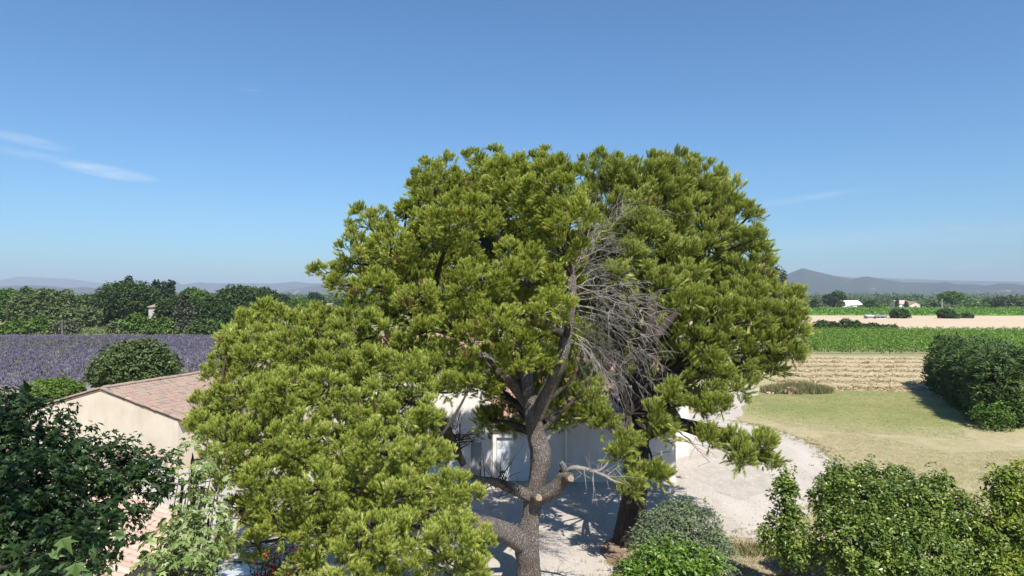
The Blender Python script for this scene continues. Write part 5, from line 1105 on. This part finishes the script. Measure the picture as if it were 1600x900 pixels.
# round dense tree and feathery bush behind the shed
def ptree(name, label, px, base_py, top_py, w_px, d, mat, seed, cat='tree', group=None, leaf=None, spacing=None, per=7, shape='round', trunk=0.12, tmpl=LEAF, v0=0.45, vs=0.18):
    """a tree placed by where its foot stands: trunk, boughs and a crown of leaf clumps"""
    rng = np.random.default_rng(seed)
    foot = P(px, base_py, d); foot[2] = 0.0
    H = P(px, top_py, d)[2] * (0.95 if shape != 'cone' else 1.0); W = w_px * d / F_PX * 0.95
    leaf = leaf or max(0.22, d * 0.0021); spacing = spacing or leaf * 2.4
    lobes = []
    if shape == 'round':
        nb = 13
        for k in range(nb):
            a = k * 2.4 + rng.uniform(0, 1); t = (k + 0.5) / nb; z = H * (0.30 + 0.55 * t); rr = W * 0.5 * math.sin(math.pi * (0.22 + 0.66 * t)) * rng.uniform(0.50, 0.72); r = W * rng.uniform(0.16, 0.26)
            lobes.append((rr * math.cos(a), rr * math.sin(a), min(z, H - r * 0.9), r, r, r * 0.85))
        lobes.append((0, 0, H * 0.55, W * 0.3, W * 0.3, H * 0.26)); lobes.append((rng.normal(0, W * 0.05), 0, H - W * 0.16, W * 0.17, W * 0.17, W * 0.16))
    elif shape == 'bush':
        for k in range(9):
            a = k * 2.4; rr = W * rng.uniform(0.12, 0.32); r = W * rng.uniform(0.18, 0.28); z = H * rng.uniform(0.3, 0.62)
            lobes.append((rr * math.cos(a), rr * math.sin(a), z, r, r, min(r, H * 0.38)))
        lobes.append((0, 0, H * 0.6, W * 0.25, W * 0.25, H * 0.4))
    elif shape == 'cone':
        for k in range(9):
            t = k / 8; z = H * (0.14 + 0.80 * t); r = W * 0.5 * (1.04 - t) * 0.62 + 0.06 * W
            for q in range(3 if t < 0.7 else 1):
                a = q * 2.1 + k; o = r * 0.55 if t < 0.7 else 0; lobes.append((o * math.cos(a), o * math.sin(a), z, r * 0.8, r * 0.8, H * 0.075))
    elif shape == 'column':
        for k in range(7):
            t = k / 6; r = W * 0.5 * (math.sin(math.pi * (0.18 + 0.72 * t)) ** 0.7); lobes.append((0, 0, H * (0.12 + 0.78 * t), r, r, H * 0.11))
    elif shape == 'umbrella':
        for k in range(12):
            a = k * 2.4; rr = W * 0.40 * math.sqrt((k + 0.5) / 12); r = W * rng.uniform(0.13, 0.18)
            lobes.append((rr * math.cos(a), rr * math.sin(a), H * (0.80 - 0.16 * (rr / (W * 0.4)) ** 2), r * 1.2, r * 1.2, H * 0.15))
    lobes = [(l[0] + foot[0], l[1] + foot[1], *l[2:]) for l in lobes]
    root = empty(name, foot, label, cat, group)
    mb = MB(); tr = max(0.05, trunk * H * 0.28); tube(mb, [foot, foot + (0.02 * H, 0, H * 0.3), foot + (0, 0, H * 0.62), foot + (0, 0, H * 0.86)], [tr, tr * 0.8, tr * 0.5, tr * 0.15], 8, sub=2)
    for l in lobes[::2]: tube(mb, bez(foot + (0, 0, min(H * 0.3, l[2] * 0.8)), np.array(l[:3]), 0.04, rng, 5), np.linspace(tr * 0.45, tr * 0.1, 5), 5, caps=False)
    mb.build('trunk', M['darkbark'], root, foot, smooth=True)
    C, N = clumps(lobes, spacing, rng, 0.8, 0.3, 0.12); mb = MB(); leaf_clumps(mb, C, N, rng, per, spacing * 0.7, leaf, tmpl, 0.4, 0, v0, vs)
    C, N = inner(lobes, spacing * 1.1, rng, 0.6); leaf_clumps(mb, C, N, rng, per, spacing * 0.8, leaf * 1.5, tmpl, 0.3, 0, v0, vs)
    mb.build('crown', mat, root, foot, kind='stuff')
    return root
ptree('holm_oak', 'dense round dark tree standing behind the shed roof', 210, 618, 532, 128, 58, M['palegreen'], 111, leaf=0.30, spacing=0.46, per=14, v0=0.30, vs=0.15)
ptree('broom_bush', 'feathery yellow green bush left of the shed ridge', 92, 634, 592, 76, 54, M['midgreen'], 112, 'shrub', shape='bush', leaf=0.30, spacing=0.34, per=12, tmpl=NARROW, v0=0.75)
ptree('broom_bush', 'small dry bush between feathery bush and round tree', 126, 634, 608, 30, 55, M['palegreen'], 113, 'shrub', shape='bush', leaf=0.26, spacing=0.34, per=10, tmpl=NARROW, v0=0.7)
ptree('cypress_tree', 'dull dark cypress peeking out right of the wind swept pine', 1215, 564, 414, 48, 94, M['dull'], 114, shape='column', leaf=0.5, spacing=0.7, per=14, tmpl=NARROW)

# tree line beyond the lavender
LT = [
 ('oak_tree', 'yellow green tree behind the utility pole', 12, 452, 62, 205, 'midgreen', 'round'),
 ('oak_tree', 'pale olive toned spreading tree right of the utility pole', 68, 452, 96, 178, 'palegreen', 'round'),
 ('oak_tree', 'small dark crown rising above the pale spreading tree', 41, 447, 34, 215, 'oak', 'round'),
 ('bush', 'low green bush at the foot of the utility pole', 26, 503, 44, 157, 'midgreen', 'bush'),
 ('bush', 'bright green bush in front of the pale spreading tree', 65, 496, 38, 158, 'midgreen', 'bush'),
 ('bush', 'grey leafless looking bush around the thin dead stem', 100, 502, 34, 157, 'dull', 'bush'),
 ('oak_tree', 'light green low tree left of the bare field strip', 118, 480, 64, 178, 'palegreen', 'round'),
 ('oak_tree', 'dark tree between the low light tree and the tall dark tree', 142, 461, 72, 205, 'oak', 'round'),
 ('oak_tree', 'darkest tall spreading tree of the tree line', 197, 440, 98, 195, 'oak', 'round'),
 ('cedar_tree', 'dark cedar top rising from the tall dark tree', 201, 434, 34, 210, 'darkcon', 'cone'),
 ('cedar_tree', 'leftmost of three dark conifers on the skyline', 244, 439, 26, 215, 'darkcon', 'cone'),
 ('cedar_tree', 'middle of three dark conifers on the skyline', 256, 442, 17, 215, 'darkcon', 'cone'),
 ('cedar_tree', 'rightmost of three dark conifers on the skyline', 267, 440, 20, 215, 'darkcon', 'cone'),
 ('oak_tree', 'rounded green tree right of the stone house', 268, 463, 52, 178, 'oak', 'round'),
 ('oak_tree', 'mid green tree top behind the pale conifer', 304, 449, 54, 205, 'midgreen', 'round'),
 ('cedar_tree', 'pale grey green conifer standing before the tree line', 287, 460, 36, 160, 'dull', 'cone'),
 ('oak_tree', 'dark green tree right of the pale conifer', 335, 464, 62, 180, 'oak', 'round'),
 ('oak_tree', 'broad dark tree just left of the low pine top', 374, 447, 84, 190, 'oak', 'round'),
 ('oak_tree', 'dark tree rising above the low pine top', 412, 449, 56, 200, 'oak', 'round'),
 ('bush', 'dark bluish round bush at the lavender edge', 322, 501, 52, 157, 'cypress', 'bush'),
 ('bush', 'fresh green bush below the tall dark tree', 215, 492, 42, 160, 'midgreen', 'bush'),
 ('bush', 'yellow green bush in front of the stone house', 250, 500, 46, 158, 'midgreen', 'bush'),
 ('bush', 'small olive bush at the bare field strip', 181, 500, 22, 160, 'palegreen', 'bush'),
 ('bush', 'green bush between pale conifer and bluish bush', 302, 500, 38, 161, 'midgreen', 'bush'),
 ('oak_tree', 'green tree behind the low pine, left of the small white house', 470, 466, 46, 250, 'midgreen', 'round'),
 ('oak_tree', 'dark tree on the skyline beside the tallest pine', 492, 456, 30, 300, 'darkcon', 'round'),
 ('oak_tree', 'dark far tree above the low pine', 440, 459, 34, 320, 'darkcon', 'round'),
 ('bush', 'green bush below the small white house', 520, 486, 48, 260, 'cypress', 'bush'),
 ('oak_tree', 'green tree right of the small white house', 545, 466, 50, 290, 'oak', 'round')]
for i, (nm, lb, px, top, w, d, mt, sh) in enumerate(LT):
    base_py = HORIZON + CAM_H / d * F_PX
    ptree(nm, lb, px, base_py, top, w, d, M[mt], 200 + i, 'tree' if nm != 'bush' else 'bush', 'trees and bushes beyond the lavender', shape=sh, leaf=0.66, spacing=0.92, per=9, tmpl=LEAF)
# undergrowth strip in front of the tree line
n = 16000; X = rng.uniform(-128, -40, n); Yv = rng.normal(166, 6.0, n); Yv = np.maximum(Yv, 154.5)
hz = 1.1 + 0.8 * np.sin(X * 0.21) * np.sin(X * 0.067 + 1) + 0.4 * np.sin(X * 0.9)
p = np.stack([X, Yv, np.abs(rng.random(n)) * np.maximum(hz, 0.25)], -1)
mb = MB(); leaves(mb, p, unit(rng.normal(0, 1, p.shape) + np.array((0, -0.4, 0.9))), unit(rng.normal(0, 1, p.shape)), rng.uniform(0.3, 0.7, n), rng, LEAF)
tag(mb.build('undergrowth', M['palegreen']), 'rough green undergrowth along the far lavender edge', 'undergrowth', kind='stuff')

# pole, dead stem, stone house, small white house
def pole(name, label, px, top, d, r, seed, cat='pole', mat='concrete', arm=True):
    f = P(px, 500, d); f[2] = 0; H = P(px, top, d)[2]; root = empty(name, f, label, cat)
    mb = MB(); tube(mb, [f, f + (0, 0, H)], [r, r * 0.7], 8); mb.build('shaft', M[mat], root, f)
    if arm: mb = MB(); box(mb, f[0] - 0.7, f[0] + 0.7, f[1] - 0.06 - r, f[1] - r, H - 0.6, H - 0.45); mb.build('crossarm', M[mat], root, f)
    return root
pole('utility_pole', 'thin utility pole in front of trees at the left edge', 11, 470, 156, 0.17, 1, mat='darkbark', arm=False)
pole('dead_stem', 'thin pale dead stem standing at the lavender edge', 97, 499, 153.5, 0.10, 2, 'dead tree', 'twig', False)
def cottage(name, label, px0, px1, eave, ridge_py, base_py, d, depth, wall, roof, windows, along=True, cat='house', door=None):
    a, b = P(px0, base_py, d), P(px1, base_py, d); a[2] = b[2] = 0; ze = P(px0, eave, d)[2]; zr = P(px0, ridge_py, d)[2]
    root = empty(name, a, label, cat)
    mb = MB()
    if along: box(mb, a[0], b[0], d, d + depth, 0, ze); mb.build('wall', M[wall], root, a)
    else:
        prism_wall(mb, [(a[0], d, 0), (b[0], d, 0), (b[0], d, ze), ((a[0] + b[0]) / 2, d, zr), (a[0], d, ze)], (0, depth, 0)); mb.build('wall', M[wall], root, a)
    x0, x1 = a[0] - 0.3, b[0] + 0.3; mb = MB()
    if along:
        q = [(d - 0.4, ze - 0.05), (d + depth / 2, zr), (d + depth + 0.4, ze - 0.05)]
        for (y0, z0), (y1, z1) in zip(q, q[1:]):
            V = [(x0, y0, z0), (x1, y0, z0), (x1, y1, z1), (x0, y1, z1)]; V += [(x, y, z + 0.18) for x, y, z in V]; m2 = MB().add(V, BOXF); m2.build('roof', M[roof], root, a)
        for xx in (a[0], b[0] - 0.25):
            m2 = MB(); prism_wall(m2, [(xx, d + 0.02, ze - 0.02), (xx, d + depth - 0.02, ze - 0.02), (xx, d + depth / 2, zr - 0.03)], (0.25, 0, 0)); m2.build('gable', M[wall], root, a)
    else:
        xm = (a[0] + b[0]) / 2
        for xa, xb, za, zb in ((x0, xm, ze - 0.05, zr + 0.02), (xm, x1, zr + 0.02, ze - 0.05)):
            V = [(xa, d - 0.4, za), (xb, d - 0.4, zb), (xb, d + depth + 0.3, zb), (xa, d + depth + 0.3, za)]; V += [(x, y, z + 0.2) for x, y, z in V]; MB().add(V, BOXF).build('roof', M[roof], root, a)
    for (wx0, wx1, wz0, wz1) in windows:
        W = b[0] - a[0]; mb = MB(); box(mb, a[0] + W * wx0, a[0] + W * wx1, d - 0.06, d + 0.02, ze * wz0, ze * wz1); wn2 = mb.build('window', M['glass'], root, a)
        mb = MB(); box(mb, a[0] + W * wx0 - 0.1, a[0] + W * wx1 + 0.1, d - 0.16, d - 0.062, ze * wz0 - 0.14, ze * wz0 - 0.01); mb.build('window_sill', M['trim'], wn2, a)
    if door:
        W = b[0] - a[0]; mb = MB(); box(mb, a[0] + W * door[0], a[0] + W * door[1], d - 0.05, d + 0.02, 0.02, door[2]); mb.build('door', M['trim' if door[3] else 'greydoor'], root, a)
    return root
cottage('stone_house', 'pale stone house end showing between trees beyond the lavender', 232, 245, 480, 476.5, 516, 188, 8, 'greywall', 'tile', [(0.45, 0.7, 0.42, 0.62)])
cottage('white_cottage', 'small white house far off above the low pine', 508, 526, 478, 474.5, 489, 345, 7, 'white', 'tile', [(0.62, 0.78, 0.3, 0.7), (0.2, 0.32, 0.35, 0.7)])
# right-hand far plain: barn, sheds, house, trees
cottage('barn', 'large white barn with bright metal roof on the far plain', 1322, 1348, 476.5, 470, 482, 480, 14, 'white', 'whitemetal', [(0.1, 0.3, 0.05, 0.6)], cat='barn')
cottage('barn', 'low white shed in front of the large white barn', 1316, 1340, 481, 477.5, 482.9, 460, 9, 'white', 'whitemetal', [], cat='shed', along=False)
cottage('shed', 'left of two small grey sheds at the stubble edge', 1356, 1367, 494, 493, 498.5, 268, 3, 'greywall', 'whitemetal', [], cat='shed')
cottage('shed', 'right of two small grey sheds at the stubble edge', 1369, 1386, 494.2, 493, 498.5, 267, 4, 'greywall', 'metal', [(0.1, 0.3, 0.2, 0.8), (0.45, 0.75, 0.2, 0.8)], cat='shed')
cottage('farmhouse', 'pink farmhouse wing with tiled roof and gable facing camera', 1421, 1441, 476.5, 471.5, 482, 478, 14, 'cream', 'tile', [(0.4, 0.55, 0.35, 0.7)], along=False)
cottage('farmhouse', 'long pink farmhouse wing behind two slim cypresses', 1404, 1424, 475, 469.5, 482, 486, 12, 'cream', 'tile_new', [(0.35, 0.5, 0.3, 0.7), (0.7, 0.85, 0.3, 0.7)], door=(0.14, 0.34, 2.6, True))
cottage('carport', 'low dark shed under the umbrella pine', 1462, 1496, 479, 477, 482.4, 470, 6, 'darkbark', 'darkbark', [], cat='shed')
pole('utility_pole', 'pale utility pole beside the umbrella pine', 1472, 467, 430, 0.33, 3)
RT = [
 ('pine_tree', 'lone umbrella pine on the far plain', 1487, 454.5, 33, 460, 'midgreen', 'umbrella'),
 ('cypress_tree', 'left of two slim cypresses before the farmhouse', 1402, 464.5, 5, 470, 'darkcon', 'column'),
 ('cypress_tree', 'right of two slim cypresses before the farmhouse', 1416, 469, 5, 470, 'darkcon', 'column'),
 ('bush', 'round dark bush at the stubble edge below the farmhouse', 1407, 483.5, 30, 272, 'oak', 'bush'),
 ('bush', 'dark green bush at the stubble edge below the umbrella pine', 1478, 483, 26, 270, 'oak', 'bush'),
 ('bush', 'small low bush touching the bush below the umbrella pine', 1490, 490, 16, 268, 'oak', 'bush'),
 ('bush', 'dry brownish bush at the stubble edge', 1511, 491, 18, 272, 'dull', 'bush'),
 ('oak_tree', 'tall tree left of the white barn', 1309, 455, 26, 500, 'oak', 'round'),
 ('oak_tree', 'dark tree touching the left end of the white barn', 1314, 469, 12, 465, 'cypress', 'bush'),
 ('oak_tree', 'lower tree left of the tall tree by the barn', 1297, 461, 20, 520, 'oak', 'round'),
 ('oak_tree', 'small round tree alone left of the barn', 1273, 469, 12, 440, 'oak', 'round'),
 ('bush', 'yellowish bush at the right end of the low white shed', 1345, 476.5, 9, 450, 'palegreen', 'bush'),
 ('bush', 'dark green bush right of the white barn', 1360, 470, 20, 470, 'oak', 'bush'),
 ('bush', 'flat green bush between barn bush and farmhouse', 1376, 477, 18, 470, 'midgreen', 'bush'),
 ('bush', 'clipped dark hedge right of the farmhouse', 1451, 475.5, 20, 470, 'cypress', 'bush'),
 ('oak_tree', 'brownish scrub tree at the right edge of the plain', 1572, 465, 34, 470, 'dull', 'round'),
 ('oak_tree', 'olive scrub tree cut by the right picture edge', 1596, 466, 30, 460, 'palegreen', 'round'),
 ('oak_tree', 'low green tree left of the brownish scrub', 1546, 467, 24, 500, 'midgreen', 'round'),
 ('bush', 'low green hedge between carport and scrub', 1525, 476, 44, 480, 'midgreen', 'bush'),
 ('bush', 'left dark bush of the hedgerow between vines and stubble', 1283, 502, 28, 184, 'oak', 'bush'),
 ('bush', 'second dark bush of the hedgerow between vines and stubble', 1302, 504.5, 26, 184, 'oak', 'bush'),
 ('bush', 'pale feathery bush rising from the hedgerow by the stubble', 1322, 497, 16, 185, 'palegreen', 'bush'),
 ('bush', 'third dark bush of the hedgerow right of the pale one', 1336, 503, 22, 184, 'oak', 'bush'),
 ('bush', 'low fourth bush of the hedgerow by the stubble', 1360, 507.5, 32, 184, 'oak', 'bush'),
 ('bush', 'last low bush at the right end of the hedgerow', 1388, 510, 28, 184, 'dull', 'bush')]
for i, (nm, lb, px, top, w, d, mt, sh) in enumerate(RT):
    ptree(nm, lb, px, HORIZON + CAM_H / d * F_PX, top, w, d, M[mt], 300 + i, 'bush' if nm == 'bush' else 'tree', 'trees and bushes on the far plain', shape=sh, leaf=min(max(0.5, d * 0.0026), w * d / F_PX * 0.16), spacing=min(max(0.7, d * 0.0034), w * d / F_PX * 0.22), per=8)
# far woods that read as one mass
rng = np.random.default_rng(131)
mb = MB()
for d, h, n, px0, px1, gap in [(560, 8, 9000, 900, 1700, 0.25), (760, 10, 12000, 700, 1750, 0.0), (1100, 12, 12000, 300, 1800, -0.1), (1700, 15, 9000, 100, 1800, -0.2), (420, 8, 6000, 380, 800, -0.2), (700, 11, 9000, -100, 760, -0.3), (2600, 18, 6000, -100, 1800, -0.3), (3600, 22, 5000, -200, 1900, -0.3)]:
    px = rng.uniform(px0, px1, n); X = (px - 800) / F_PX * d
    hh = h * (0.55 + 0.35 * np.sin(px * 0.11 + d) * np.sin(px * 0.047 + 2 * d) + 0.25 * np.sin(px * 0.31 + d))
    keep = (np.sin(px * 0.021 + d * 0.7) + 0.5 * np.sin(px * 0.06 + d)) > gap - 0.6
    keep &= ~((d == 560) & (np.abs(px - 1330) < 30))
    X, hh = X[keep], np.maximum(hh[keep], h * 0.18); m = len(X)
    p = np.stack([X, d + rng.normal(0, 0.02 * d, m), rng.random(m) ** 0.7 * hh], -1)
    leaves(mb, p, unit(rng.normal(0, 0.7, p.shape) + np.array((0, -0.5, 0.8))), unit(rng.normal(0, 1, p.shape)), rng.uniform(0.0028, 0.0050, m) * d, rng, LEAF)
tag(mb.build('woodland', M['oak']), 'distant dark green woods across the plain', 'woodland', kind='stuff')

# ------------------------------------------------------------------ the air
mb = MB(); box(mb, -12500, 12500, -12500, 12500, -8, 310)
haze = mb.build('haze', [])
haze['kind'] = 'stuff'
hm = bpy.data.materials.new('haze_air'); hm.use_nodes = True; hn = hm.node_tree.nodes; hn.clear()
ho = hn.new('ShaderNodeOutputMaterial'); hv = hn.new('ShaderNodeVolumePrincipled')
hv.inputs['Color'].default_value = (0.53, 0.61, 0.73, 1); hv.inputs['Density'].default_value = 0.00014; hv.inputs['Anisotropy'].default_value = -0.1
hm.node_tree.links.new(hv.outputs[0], ho.inputs['Volume'])
haze.data.materials.append(hm)
